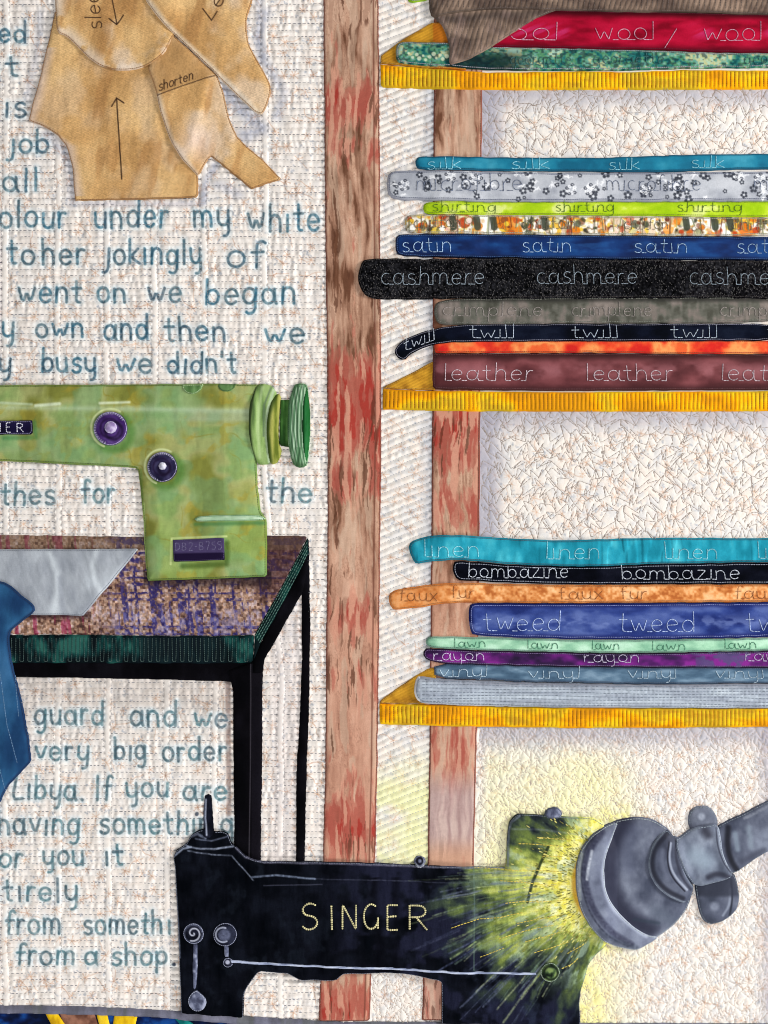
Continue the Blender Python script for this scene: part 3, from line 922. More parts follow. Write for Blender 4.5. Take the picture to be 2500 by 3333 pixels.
def chiffon_print(P, d):
    r = random.Random(77)
    pal = [(222, 118, 24), (246, 246, 242), (66, 72, 56), (238, 200, 60), (190, 70, 34), (112, 56, 38), (246, 244, 238), (214, 184, 156), (236, 156, 70), (206, 206, 160)]
    for x0, w_, c_ in ((1560, 60, (246, 248, 246)), (1640, 66, (228, 124, 28)), (1790, 40, (238, 186, 60)), (2318, 66, (248, 248, 246)), (2400, 56, (224, 116, 40)), (2070, 70, (232, 216, 196))):
        P.brush([(x0, 712), (x0 + w_ * .5, 755)], w_ * .4, c_, .9, 4)
    for k in range(250):
        cx_ = r.uniform(1330, 2640); cy_ = r.uniform(704, 764); s_ = r.uniform(3, 13) * (1.3 if r.random() < .3 else .8)
        P.brush([(cx_, cy_), (cx_ + r.uniform(-6, 6), cy_ + r.uniform(-5, 5))], s_, r.choice(pal), r.uniform(.55, .95), 1.6)
        if r.random() < .3: P.brush(ell(cx_, cy_, s_ + 2, n=12), 1.1, (110, 80, 60), .6, 1.2)
    for k in range(110):
        cx_ = r.uniform(1330, 2640)
        P.brush([(cx_, r.uniform(700, 722)), (cx_ + r.uniform(-8, 8), r.uniform(735, 768))], r.uniform(1, 2.2), r.choice([(96, 50, 36), (150, 150, 90), (90, 96, 70)]), .7, 1.3)
    for x0 in (1472, 1550, 1604, 1770, 2230, 2322, 2372):
        P.brush([(x0, 712), (x0 + 4, 742)], 11, (62, 68, 56), .9, 2)
    P.wash((150, 148, 140), .4 * (1 - sm(2, 9, d)))


b = bolt('chiffon_bolt', [(1330, 697), (1400, 699), (1580, 701), (1900, 703), (2200, 706), (R, 708)], [(1328, 762), (1580, 764), (1900, 767), (R, 773)],
     lambda x, y, d: ramp(eq(fbm(x / 34, y / 30, 601) * .6 + .4 * noise(x / 11, y / 10, 602), .25, .75),
                          [(64, 60, 50), (170, 150, 110), (226, 214, 196), (244, 242, 238), (232, 208, 120), (222, 130, 50), (190, 70, 40)]),
     'white chiffon bolt with busy orange, yellow and green retro print', cap=[(1317, 745), (1317, 715)], edge=(6, (150, 150, 130), 7), T=6,
     ink=chiffon_print)
sew_words(b, [('chiffon', 1347, 1500, 744), ('chiffon', 1700, 1872, 746), ('chiffon', 2030, 2175, 748), ('chiffon', 2380, 2560, 750)], (122, 112, 96), 24, w=2.4)
b = bolt('cashmere_bolt', [(1184, 845), (1233, 841), (1411, 843), (1580, 838), (1900, 845), (2500, 850), (R, 850)],
     [(1190, 970), (1233, 977), (1453, 974), (1900, 973), (1926, 975), (2137, 971), (2500, 973), (R, 973)],
     dyed((17, 17, 20), (30, 30, 33), (8, 8, 10), 611, 40, 30), 'thick black fleecy cashmere bolt sticking out across the front post', mat='knit',
     cap=[(1168, 935), (1165, 900), (1172, 862)], edge=(6, (52, 48, 48), 8), T=10, dome=5, smooth=1, wob=3,
     bump=lambda x, y, d: 2.6 * noise(x / 5, y / 5, 613))
fl = []
rf = random.Random(61)
for k in range(3600):
    fx, fy = rf.uniform(1170, R), rf.uniform(843, 975)
    if rf.random() < .35 + .65 * (0.5 + 0.5 * math.sin(fx / 90.0) * math.cos(fy / 30.0)):
        fl.append(np.array([(fx, fy), (fx + rf.uniform(-2, 3), fy + rf.uniform(3, 6))]))
QUEUE.append((b, 'fleece_flecks', fl, (78, 76, 76), 30, 2.2, 1.0, {SURF[b.name]}))
sew_words(b, [('cashmere', 1240, 1577, 928), ('cashmere', 1745, 2072, 926), ('cashmere', 2240, 2575, 928)], (158, 172, 184), 36, w=2.4, step=8)
b = bolt('shirting_bolt', [(1388, 657), (1580, 657), (1900, 656), (2500, 656), (R, 655)], [(1388, 700), (1580, 701), (1900, 702), (2200, 706), (2500, 708), (R, 709)],
     lambda x, y, d: ramp(eq(fbm(x / 70, y / 40, 621), .3, .7), [(150, 190, 20), (168, 202, 30), (188, 214, 56), (214, 226, 130)], [0, .45, .8, 1]),
     'bright lime shirting bolt below the grey floral microfibre', cap=[(1377, 690), (1377, 668)], edge=(5, (130, 150, 40), 7), T=6)
sew_words(b, [('shirting', 1407, 1616, 691), ('shirting', 1807, 2000, 691), ('shirting', 2203, 2415, 691), ('shirting', 2560, 2700, 691)], (84, 118, 40), 22, w=2.4)


def floral(P, d):
    r = random.Random(12)
    P.wash((122, 124, 140), .5 * (1 - sm(2, 12, d)))
    for k in range(120):
        fx, fy, q = r.uniform(1275, 2640), r.uniform(560, 652), r.uniform(6, 17)
        c = r.choice([(238, 240, 244), (44, 48, 58), (52, 56, 66)])
        if c[0] < 100:
            n = 5
            for m in range(n):
                a = m * 6.283 / n + k
                P.brush([(fx + q * .6 * math.cos(a), fy + q * .6 * math.sin(a))], q * .34, c, .85, 1.3)
            P.brush([(fx, fy)], q * .2, (220, 224, 230), .9, 1)
        else:
            for m in range(6):
                a = r.uniform(0, 6.28); L = r.uniform(.6, 1.6) * q
                e = (fx + L * math.cos(a), fy + L * .7 * math.sin(a))
                P.brush([(fx, fy), ((fx + e[0]) / 2 + 2, (fy + e[1]) / 2 - 3), e], r.uniform(1.0, 2.4), c, .75, 1.3)
    for fx in (1316, 1466, 1545, 1918, 2098, 2190, 2400, 1858, 2470):
        fy = 575 + (fx * 7) % 60
        for m in range(9):
            a = m * .7; L = 12 + (m * 5) % 9
            P.brush(ell(fx + L * math.cos(a) * .8, fy + L * math.sin(a) * .8, 5, 4, 6), 1.8, (54, 58, 70) if m % 2 else (240, 242, 246), .9, 1.2)


b = bolt('microfibre_bolt', [(1280, 556), (1369, 555), (1580, 560), (1900, 562), (2222, 560), (2500, 558), (R, 557)],
     [(1284, 652), (1369, 656), (1580, 660), (1900, 660), (2500, 657), (R, 656)],
     dyed((180, 184, 192), (200, 203, 210), (150, 154, 165), 631, 60, 50), 'pale grey microfibre bolt printed with black and white flowers',
     cap=[(1262, 640), (1259, 600), (1263, 566)], edge=(8, (100, 106, 126), 7), ink=floral, dome=6, smooth=1)
sew_words(b, [('microfibre', 1355, 1700, 624), ('microfibre', 1973, 2280, 624), ('micro', 2448, 2620, 624)], (104, 114, 136), 34, w=2.4)
b = bolt('silk_bolt', [(1366, 508), (1571, 513), (1900, 513), (1926, 515), (2222, 503), (2500, 500), (R, 499)],
     [(1364, 555), (1453, 557), (1580, 559), (1900, 560), (2053, 563), (2222, 560), (2348, 555), (2500, 553), (R, 553)],
     lambda x, y, d: ramp(eq(fbm(x / 80, y / 60, 641)), [(8, 92, 122), (20, 118, 148), (56, 146, 172)]),
     'thin teal silk bolt lying topmost in the middle stack', mat='satin', cap=[(1352, 540), (1352, 520)], edge=(5, (14, 80, 104), 6), T=7,
     ink=lambda P, d: P.wash((6, 66, 92), .6 * (1 - sm(2, 10, d))))
sew_words(b, [('silk', 1388, 1502, 553), ('silk', 1660, 1790, 552), ('silk', 1976, 2082, 554), ('silk', 2247, 2358, 548)], (150, 214, 230), 24, w=2.7)

# bottom shelf stack
def knit_rows(x, y, d):
    u = (y + 4 * noise(x / 120, y / 40, 3)) / 10.5
    return (2.6 * np.sqrt(np.abs(np.sin(u * math.pi))) + 1.8 * noise(x / 8, np.floor(u), 7)) * sm(2, 7, d)


b = bolt('pale_grey_bolt', [(1366, 2199), (1402, 2204), (1580, 2213), (1706, 2219), (1900, 2222), (2137, 2226), (2500, 2222), (R, 2222)],
     [(1366, 2288), (1453, 2293), (1580, 2299), (1900, 2303), (2500, 2305), (R, 2305)],
     dyed((172, 182, 194), (190, 200, 210), (150, 158, 172), 651, 90, 14), 'pale grey ribbed cloth bolt lying lowest on the bottom shelf', smooth=1,
     cap=[(1352, 2272), (1345, 2250), (1350, 2222), (1356, 2202)], edge=(8, (120, 130, 144), 9), bump=knit_rows,
     ink=lambda P, d: (P.wash((108, 106, 118), .55 * (1 - sm(2, 22, d)) * (P.y < 2250)), P.wash((236, 240, 244), .8 * (1 - sm(2, 5, np.abs(d - 3))) * (P.x < 1366))), dome=5)
rows = [np.array([(xx_, 2216 + 10.5 * k + (xx_ - 1366) * .012 + 2 * math.sin(xx_ / 90 + k)) for xx_ in range(1372, 2640, 30)]) for k in range(8)]
QUEUE.append((b, 'quilting_rows', rows, (118, 128, 142), 12, 2.6, .9, {SURF[b.name]}))
b = bolt('vinyl_bolt', [(1411, 2156), (1580, 2161), (1900, 2170), (2500, 2171), (R, 2171)], [(1411, 2206), (1580, 2212), (1706, 2219), (1900, 2222), (2137, 2227), (2500, 2223), (R, 2222)],
     lambda x, y, d: ramp(eq(fbm(x / 60, y / 18, 661)), [(58, 84, 108), (80, 108, 132), (116, 142, 164)]), 'slate blue vinyl bolt with white chalky streaks under the purple rayon',
     mat='satin', smooth=1, edge=(5, (70, 84, 104), 7), T=6, ink=lambda P, d: P.wash((38, 56, 78), .6 * (1 - sm(2, 12, d))))
sew_words(b, [('vinyl', 1428, 1590, 2200), ('vinyl', 1720, 1890, 2206), ('vinyl', 2043, 2205, 2206), ('vinyl', 2325, 2490, 2206)], (190, 212, 228), 23, w=2.7)
b = bolt('rayon_bolt', [(1392, 2107), (1453, 2112), (1580, 2117), (1900, 2123), (2053, 2126), (2500, 2117), (R, 2116)],
     [(1394, 2150), (1453, 2160), (1580, 2164), (1900, 2172), (2500, 2173), (R, 2173)],
     lambda x, y, d: ramp(eq(fbm(x / 70, y / 40, 671), .3, .68), [(30, 12, 46), (54, 16, 72), (90, 22, 104), (126, 34, 134)]),
     'dark purple rayon bolt with a rounded black end and looped white lettering', mat='satin', cap=[(1380, 2140), (1376, 2125), (1382, 2110)], edge=(6, (110, 90, 130), 7), T=7,
     ink=lambda P, d: (P.wash((16, 6, 24), .8 * (1 - sm(2, 9, d))), P.wash((70, 78, 110), .7 * sm(2200, 2300, P.x) * sm(.5, .62, fbm(P.x / 30, P.y / 24, 673)))))
sew_words(b, [('rayon', 1410, 1578, 2148), ('rayon', 1900, 2080, 2154), ('rayon', 2422, 2600, 2150)], (214, 204, 230), 23, w=2.4)
b = bolt('lawn_bolt', [(1394, 2068), (1453, 2070), (1580, 2074), (1706, 2077), (1900, 2082), (2200, 2080), (2500, 2075), (R, 2074)],
     [(1398, 2106), (1453, 2112), (1580, 2117), (1900, 2124), (2053, 2126), (2500, 2117), (R, 2116)],
     lambda x, y, d: ramp(eq(fbm(x / 50, y / 24, 681)), [(128, 180, 150), (160, 208, 176), (186, 226, 200)]), 'mint green lawn bolt beneath the wide blue tweed',
     cap=[(1386, 2098), (1384, 2082)], edge=(5, (100, 130, 116), 6), T=6, ink=lambda P, d: P.wash((96, 128, 116), .55 * (1 - sm(2, 10, d))))
sew_words(b, [('lawn', 1477, 1582, 2106), ('lawn', 1715, 1817, 2111), ('lawn', 1925, 2016, 2114), ('lawn', 2120, 2231, 2115), ('lawn', 2355, 2462, 2110)], (74, 128, 104), 19, w=2.7)
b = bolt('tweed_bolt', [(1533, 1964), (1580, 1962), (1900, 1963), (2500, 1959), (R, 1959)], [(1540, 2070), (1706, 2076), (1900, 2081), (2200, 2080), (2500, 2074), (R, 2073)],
     lambda x, y, d: ramp(eq(fbm(x / 80, y / 36, 691)), [(30, 44, 104), (48, 66, 132), (80, 98, 158)]), 'wide cobalt blue tweed bolt between faux fur and mint lawn', smooth=1,
     cap=[(1527, 2045), (1524, 2005), (1527, 1980)], edge=(8, (120, 130, 180), 7),
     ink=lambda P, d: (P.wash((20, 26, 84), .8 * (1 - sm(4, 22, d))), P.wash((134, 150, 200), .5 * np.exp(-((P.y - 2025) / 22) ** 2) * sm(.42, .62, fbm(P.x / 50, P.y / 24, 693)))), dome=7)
sew_words(b, [('tweed', 1573, 1825, 2052), ('tweed', 2010, 2262, 2054), ('tweed', 2425, 2680, 2054)], (186, 204, 240), 40, w=2.7)
b = bolt('faux_fur_bolt', [(1274, 1921), (1327, 1911), (1411, 1900), (1453, 1896), (1580, 1897), (1706, 1901), (1900, 1903), (2011, 1902), (2500, 1901), (R, 1901)],
     [(1284, 1987), (1369, 1978), (1411, 1969), (1453, 1963), (1580, 1962), (1900, 1963), (2500, 1959), (R, 1959)],
     lambda x, y, d: ramp(eq(fbm(x / 30, y / 24, 701) * .7 + .3 * noise(x / 7, y / 7, 702)), [(176, 98, 48), (208, 132, 72), (232, 168, 110), (242, 190, 138)]),
     'tawny orange faux fur bolt sticking far out to the left', cap=[(1268, 1972), (1263, 1945)], edge=(6, (160, 110, 70), 6), T=7, mat='batik',
     ink=lambda P, d: (P.wash((176, 96, 40), .6 * (1 - sm(2, 12, d))), P.wash((204, 122, 60), .45 * (1 - sm(1420, 1500, P.x)))))
sew_words(b, [('faux', 1300, 1425, 1955), ('fur', 1470, 1545, 1946), ('faux', 1820, 1965, 1949), ('fur', 2020, 2105, 1949), ('faux', 2390, 2530, 1948)], (150, 92, 56), 26, w=2.4)
b = bolt('bombazine_bolt', [(1484, 1824), (1580, 1831), (1706, 1840), (1900, 1845), (2053, 1838), (2222, 1834), (2500, 1829), (R, 1828)],
     [(1496, 1889), (1580, 1893), (1706, 1899), (1900, 1903), (2011, 1902), (2500, 1901), (R, 1901)],
     dyed((10, 12, 22), (20, 22, 34), (4, 5, 10), 711), 'black bombazine bolt with bold white stitched lettering', mat='black', smooth=1,
     cap=[(1482, 1880), (1472, 1855), (1476, 1835)], edge=(7, (140, 146, 160), 8))
sew_words(b, [('bombazine', 1522, 1850, 1880), ('bombazine', 2022, 2406, 1884)], (208, 216, 228), 30, w=2.7, step=10)
b = bolt('linen_bolt', [(1345, 1757), (1390, 1744), (1453, 1740), (1580, 1746), (1749, 1757), (1900, 1757), (1926, 1755), (2180, 1749), (2500, 1751), (R, 1751)],
     [(1356, 1837), (1402, 1828), (1495, 1821), (1580, 1830), (1706, 1840), (1900, 1846), (2053, 1838), (2222, 1834), (2500, 1829), (R, 1828)],
     lambda x, y, d: ramp(eq(fbm(x / 44, y / 60, 721) * .75 + .25 * noise(x / 14, y / 80, 722)), [(22, 124, 146), (36, 150, 174), (72, 182, 200)]),
     'turquoise linen bolt lying wavy on top of the bottom stack', cap=[(1343, 1822), (1329, 1790), (1333, 1766)], edge=(6, (60, 90, 104), 6), smooth=1, T=9,
     bump=lambda x, y, d: 5.0 * sm(.5, .8, noise(x / 16, y / 70, 723)) * noise(x / 130, y * 0, 724),
     ink=lambda P, d: P.wash((24, 96, 116), .55 * (1 - sm(2, 10, d))), dome=5)
sew_words(b, [('linen', 1378, 1562, 1812), ('linen', 1773, 1952, 1818), ('linen', 2160, 2335, 1818), ('linen', 2462, 2640, 1816)], (160, 222, 234), 34, w=2.7)

# ------------------------------------------------------------------ the dressmaker's paper patterns
PG = 'brown paper dress patterns'
INKB = (58, 40, 28)


def paper(seed, pale):
    def f(x, y, d):
        n = eq(fbm(x / 110, y / 130, seed))
        c = ramp(n, [(184, 142, 90), (200, 158, 104), (214, 176, 122)])
        c = mix(c, (216, 192, 166), pale * sm(.40, .66, fbm(x / 80, y / 100, seed + 3, 3)))
        cre = fbm((x + .2 * y) / 44, y / 170, seed + 6, 3)
        c = mix(c, (168, 122, 74), .55 * sm(.54, .70, cre))
        ring = np.cos(x * .78) * np.cos((y + (np.floor(x / 8) % 2) * 4) * .78) + 1.2 * (noise(x / 4, y / 4, seed + 8) - .5)
        return c * (1 + .085 * ring)[..., None]
    return f


def pat_bump(x, y, d):
    return 5 * fbm((x + .25 * y) / 55, y / 150, 33)


def p_edge(P, d):
    P.wash((132, 96, 62), .65 * (1 - sm(1.5, 6, d)))


PE = (4, (146, 106, 72), 7)
bodice = piece('bodice_pattern', [(180, 40), (175, 63), (162, 127), (127, 270), (93, 395), (148, 416), (190, 443), (219, 481), (236, 549), (245, 646), (247, 656),
                                  (450, 652), (646, 646), (646, 575), (640, 480), (700, 250), (560, 110), (400, 80)], paper(800, .35), T=6, mat='paper', smooth=0,
               label='largest brown paper pattern piece with upward arrow, square bottom edge', cat='paper pattern', group=PG, bump=pat_bump, edge=PE,
               ink=lambda P, d: (p_edge(P, d), P.wash((205, 184, 172), .7 * (1 - sm(8, 46, P.x - np.interp(P.y, [60, 395, 480, 650], [176, 96, 219, 245]))) * (P.y > 160) * (P.y < 640)),
                                 P.brush([(382, 323), (390, 450), (399, 586)], 2.3, INKB, .95, 1.3), P.brush([(366, 350), (382, 323), (406, 339)], 2.2, INKB, .95, 1.3)))
sleeve2 = piece('forearm_pattern', [(485, 228), (500, 160), (560, 112), (705, 245), (712, 253), (731, 308), (748, 392), (773, 447), (810, 483), (853, 519), (919, 586), (819, 618), (748, 561), (686, 510),
                                    (646, 578), (591, 519), (553, 456), (523, 367), (513, 316)], paper(830, .8), T=6, mat='paper', smooth=0,
                label='brown paper pattern piece marked shorten, forked lower edge', cat='paper pattern', group=PG, bump=pat_bump, edge=PE,
                ink=lambda P, d: (p_edge(P, d), P.wash((222, 206, 186), .85 * (1 - sm(0, 26, P.x - np.interp(P.y, [220, 316, 456, 578], [484, 512, 552, 640]))) * (P.y > 225)),
                                  P.wash((222, 200, 190), .6 * np.exp(-(((P.x - 640) / 60) ** 2 + ((P.y - 470) / 60) ** 2))),
                                  P.wash((176, 136, 88), .75 * (P.y < 312 - .36 * (P.x - 513))),
                                  P.brush([(513, 317), (600, 284), (705, 249)], 1.8, INKB, .8, 1.2),
                                  [P.brush([(q[0], q[1] - .36 * (q[0] - 521)) for q in s_], 1.7, INKB, .95, 1.1)
                                   for s_ in word('shorten', 521, 632, 303, 19, jit=.04)]))
sleeve = piece('sleeve_pattern', [(181, -140), (181, 0), (184, 60), (190, 116), (219, 120), (253, 156), (295, 198), (350, 230), (401, 237), (464, 228), (519, 203), (553, 160), (567, 118), (600, 60), (560, -140)],
               paper(860, .75), T=6, mat='paper', smooth=1, label='rounded brown paper sleeve pattern with downward arrow, overlapping the bodice piece', cat='paper pattern', group=PG, bump=pat_bump,
               edge=PE, ink=lambda P, d: (p_edge(P, d), P.wash((222, 206, 190), .7 * (1 - sm(8, 50, d)) * sm(.3, .5, fbm(P.x / 40, P.y / 40, 868))),
                                          P.brush([(362, -40), (367, 0), (384, 86)], 2.0, INKB, .95, 1.2), P.brush([(358, 66), (384, 87), (404, 54)], 2.2, INKB, .95, 1.2),
                                          [P.brush([(337 + q[1] - q[0] * .12, 100 - q[0]) for q in s_], 2.0, INKB, .9, 1.1)
                                           for s_ in word('sleeve', 0, 190, 0, 31, jit=.05)]))
left_p = piece('cuff_pattern', [(440, -140), (470, 0), (523, 72), (570, 118), (633, 177), (700, 240), (781, 325), (849, 384), (870, 354), (887, 291), (870, 253), (828, 181), (807, 135), (803, 76), (811, 38), (826, 0), (850, -140)],
               paper(890, .75), T=7, mat='paper', smooth=1, label='slanting brown paper pattern piece with a rounded tip, right of the sleeve piece', cat='paper pattern', group=PG, bump=pat_bump,
               edge=PE, ink=lambda P, d: (p_edge(P, d),
                                          P.wash((228, 216, 198), .8 * (1 - sm(4, 34, P.x - np.interp(P.y, [-140, 0, 72, 118, 240, 384], [440, 470, 523, 570, 700, 849])))),
                                          [P.brush([(689 + q[0] * .59 + q[1] * .82, 70 - q[0] * .81 + q[1] * .59) for q in s_], 2.1, INKB, .9, 1.2)
                                           for s_ in word('Left', 0, 150, 0, 27, jit=.05)]))

# ------------------------------------------------------------------ work table
table = thing('work_table', 760, 2800, 'black-legged work table with woven plaid top and dark green stitched edge, under the green machine', 'table')


def plaid(x, y, d):
    n = .5 * noise(np.floor(x / 9), np.floor(y / 9), 901) + .5 * fbm(x / 7, y / 8, 902, 2); big = fbm(x / 90, y / 60, 903)
    c = ramp(eq(.62 * n + .38 * big, .30, .70), [(74, 50, 46), (116, 86, 72), (152, 118, 98), (180, 148, 128), (190, 168, 166)])
    vx = noise((x - .1 * y) / 9, y * 0 + 3, 905) * .8 + .2 * noise(x / 6, y / 30, 906)
    hx = noise(x * 0 + 3, y / 10, 907) * .8 + .2 * noise(x / 30, y / 6, 908)
    zone = sm(290, 420, x)
    blue = np.maximum(sm(.56, .66, vx), sm(.52, .6, hx)) * zone * sm(.26, .46, fbm(x / 26, y / 26, 909))
    fine = noise(x / 4.2, y / 4.2, 915)
    c = c * (.80 + .40 * fine)[..., None]
    blue = blue * sm(.22, .5, .5 * fine + .5 * noise(x / 9, y / 9, 916))
    c = mix(c, (38, 34, 98), .85 * blue)
    c = mix(c, (140, 140, 196), .45 * sm(1950, 2010, y) * zone * (1 - sm(830, 860, x)) * sm(.45, .6, fbm(x / 10, y / 14, 910)))
    c = mix(c, (140, 24, 74), .55 * (1 - sm(260, 330, x)) * sm(.68, .76, vx))
    c = mix(c, (58, 34, 38), .65 * sm(800, 850, x) * (1 - sm(1880, 1980, y)))
    c = mix(c, (96, 78, 62), .45 * (y < 1790))
    c = mix(c, (30, 22, 30), .6 * (1 - sm(1890, 1925, y)) * (x > 470) * (x < 885) * (y > 1860))
    c = mix(c, (46, 28, 34), .6 * (1 - sm(2005, 2022, y)) * (x < 300) * (y > 1990))
    return c


dark = dyed((9, 8, 12), (16, 15, 21), (4, 4, 6), 921, 60, 90)
frame = piece('apron', [(-140, 2140), (700, 2140), (835, 2130), (862, 2150), (830, 2222), (748, 2220), (700, 2216), (52, 2203), (-140, 2203)], dark, T=6, mat='black', parent=table, smooth=0)
piece('leg', [(744, 2180), (862, 2140), (857, 2200), (855, 2300), (855, 2500), (852, 2633), (850, 2830), (762, 2830), (762, 2633), (760, 2500), (759, 2250), (754, 2228)], dark, T=7,
      mat='black', parent=table, smooth=0, ink=lambda P, d: (P.brush([(818, 2160), (816, 2500), (812, 2800)], 1.6, (70, 66, 74), .8, 1.3),
                                                             P.wash((26, 23, 31), .5 * sm(818, 822, P.x))))
piece('leg', [(1007, 1770), (1011, 2032), (1007, 2306), (999, 2500), (993, 2830), (962, 2830), (965, 2500), (973, 2370), (982, 2159), (982, 1935), (960, 1900)], dark, T=7, mat='black', parent=table, smooth=0)
piece('side_rail', [(1007, 1752), (1008, 1830), (985, 1930), (920, 2045), (862, 2148), (857, 2190), (824, 2190), (824, 2140), (900, 1990), (980, 1840)], dark, T=7, mat='black', parent=table, smooth=0)
top = piece('tabletop', [(-140, 1738), (0, 1740), (470, 1746), (874, 1742), (1004, 1744), (960, 1828), (895, 1950), (829, 2066), (700, 2070), (300, 2067), (-140, 2064)], plaid, T=6,
            mat='batik', parent=table, smooth=0, bump=lambda x, y, d: 1.8 * noise(x / 6, y / 6, 930))
green_dark = lambda x, y, d: mix(ramp(eq(fbm(x / 34, y / 60, 941), .35, .65), [(4, 14, 18), (8, 34, 36), (16, 60, 58), (38, 88, 80)]), (10, 22, 28),
                                 .85 * sm(430, 480, x) * (1 - sm(690, 760, x)))
fe = piece('front_edge', [(-140, 2064), (300, 2067), (700, 2070), (829, 2066), (825, 2156), (700, 2159), (50, 2157), (-140, 2156)], green_dark, T=8, parent=table, smooth=0,
           bump=lambda x, y, d: 2.2 * np.sqrt(np.abs(np.sin(x * math.pi / 13))) * sm(2, 8, d))
zz_l = []
xx_ = 42
while xx_ < 815:
    zz_l.append(np.array([(xx_, 2074), (xx_ + 1.5, 2150), (xx_ + 13, 2152), (xx_ + 14, 2075)])); xx_ += 26
QUEUE.append((fe, 'edge_stitching', zz_l, (80, 100, 96), 7, 1.9, .8, {SURF[fe.name]}))
se = piece('side_edge', [(1005, 1745), (1006, 1800), (964, 1884), (895, 2011), (849, 2091), (831, 2140), (826, 2148), (829, 2066), (895, 1950), (960, 1828)],
           lambda x, y, d: ramp(eq(fbm(x / 30, y / 30, 951)), [(6, 18, 22), (10, 38, 38), (18, 62, 56)]), T=7, parent=table, smooth=0)
dl = []
for k in range(5):
    o_ = 5 + k * 8
    dl.append(np.array([(1005 - 4 + 0 * k, 1755 + o_ * 1.6), (960 + o_ * .75, 1828 + o_ * .55), (895 + o_ * .75, 1950 + o_ * .5), (829 + o_ * .55, 2066 + o_ * .9)]))
QUEUE.append((se, 'edge_stitching', dl, (84, 118, 106), 12, 2.2, .8, {SURF[se.name]}))

grey_cloth = piece('folded_cloth', [(-140, 1787), (120, 1787), (456, 1785), (360, 1903), (272, 2004), (200, 2001), (20, 2000), (-140, 2000)],
                   dyed((166, 172, 180), (194, 202, 210), (142, 148, 158), 960, 60, 90), T=7, label='smooth light grey cloth with slanting end lying on the plaid table top', cat='cloth',
                   smooth=0, edge=(5, (128, 134, 146), 7), bump=lambda x, y, d: 9 * fbm((x - .25 * y) / 60, y / 140, 961),
                   ink=lambda P, d: (P.brush([(165, 1800), (190, 1860), (192, 1930), (180, 2000)], 11, (214, 222, 228), .65, 10), P.brush([(318, 1790), (306, 1840), (312, 1880), (330, 1920)], 8, (218, 226, 232), .65, 8),
                                     P.brush([(200, 1880), (206, 1950), (212, 2000)], 8, (136, 142, 154), .5, 8)))
blue = piece('blue_garment', [(-140, 1882), (0, 1888), (34, 1897), (84, 1943), (110, 1960), (123, 1977), (120, 1990), (84, 2015), (51, 2043), (36, 2055), (36, 2095), (46, 2167), (68, 2256), (91, 2361),
                              (105, 2471), (104, 2480), (80, 2503), (54, 2530), (23, 2566), (0, 2621), (-60, 2700), (-140, 2720)],
             dyed((38, 82, 122), (58, 104, 146), (24, 54, 92), 970, 70, 120), T=9, label='denim blue garment piece draped down the left border over the table edge', cat='garment', smooth=1,
             edge=(4, (34, 48, 76), 7), dome=8, bump=lambda x, y, d: 6 * fbm(x / 50, y / 120, 971),
             ink=lambda P, d: (P.wash((24, 42, 76), .7 * (1 - sm(2, 12, d))), P.wash((24, 52, 92), .5 * (1 - sm(0, 40, np.abs(P.y - 1960))))))
QUEUE.append((blue, 'seam_stitching', [np.array([(0, 2010), (8, 2200), (30, 2360), (62, 2480)]), np.array([(40, 2060), (50, 2170), (66, 2330)]), np.array([(0, 2470), (14, 2530), (22, 2570)])],
              (110, 140, 172), 9, 2.2, .8, {SURF[blue.name]}))

# ------------------------------------------------------------------ green sewing machine
gm = thing('green_sewing_machine', 600, 1888, 'green marbled sewing machine with two purple dials standing on the plaid table', 'sewing machine')


def moss(x, y, d):
    n = fbm(x / 110, y / 90, 1001, 3); m = fbm(x / 90, y / 90, 1005, 3)
    c = ramp(eq(n, .33, .67), [(124, 128, 58), (142, 148, 82), (156, 160, 100), (152, 164, 104), (130, 154, 92)])
    c = mix(c, (136, 168, 94), .6 * sm(.40, .55, m) * sm(1560, 1740, y))
    c = mix(c, (158, 142, 52), .5 * sm(.56, .64, fbm((x + y) / 60, (x - y) / 110, 1009)) * sm(.45, .55, fbm(x / 50, y / 50, 1010)))
    ve = np.abs(fbm(x / 90, y / 90, 1011, 2) - .5)
    c = mix(c, (132, 122, 44), .55 * (1 - sm(0, .02, ve)) * sm(.4, .6, noise(x / 60, y / 60, 1012)))
    c = mix(c, (112, 156, 112), .45 * sm(.5, .62, fbm(x / 100, y / 80, 1013, 3)))
    for s_, gxx in ((1, 92), (2, 74)):
        w_ = noise(np.floor((x + 12 * noise(y / 60, x * 0, s_)) / gxx), y * 0 + s_, 1015)
        c = c * (1 + .07 * (w_ - .5))[..., None]
    return c


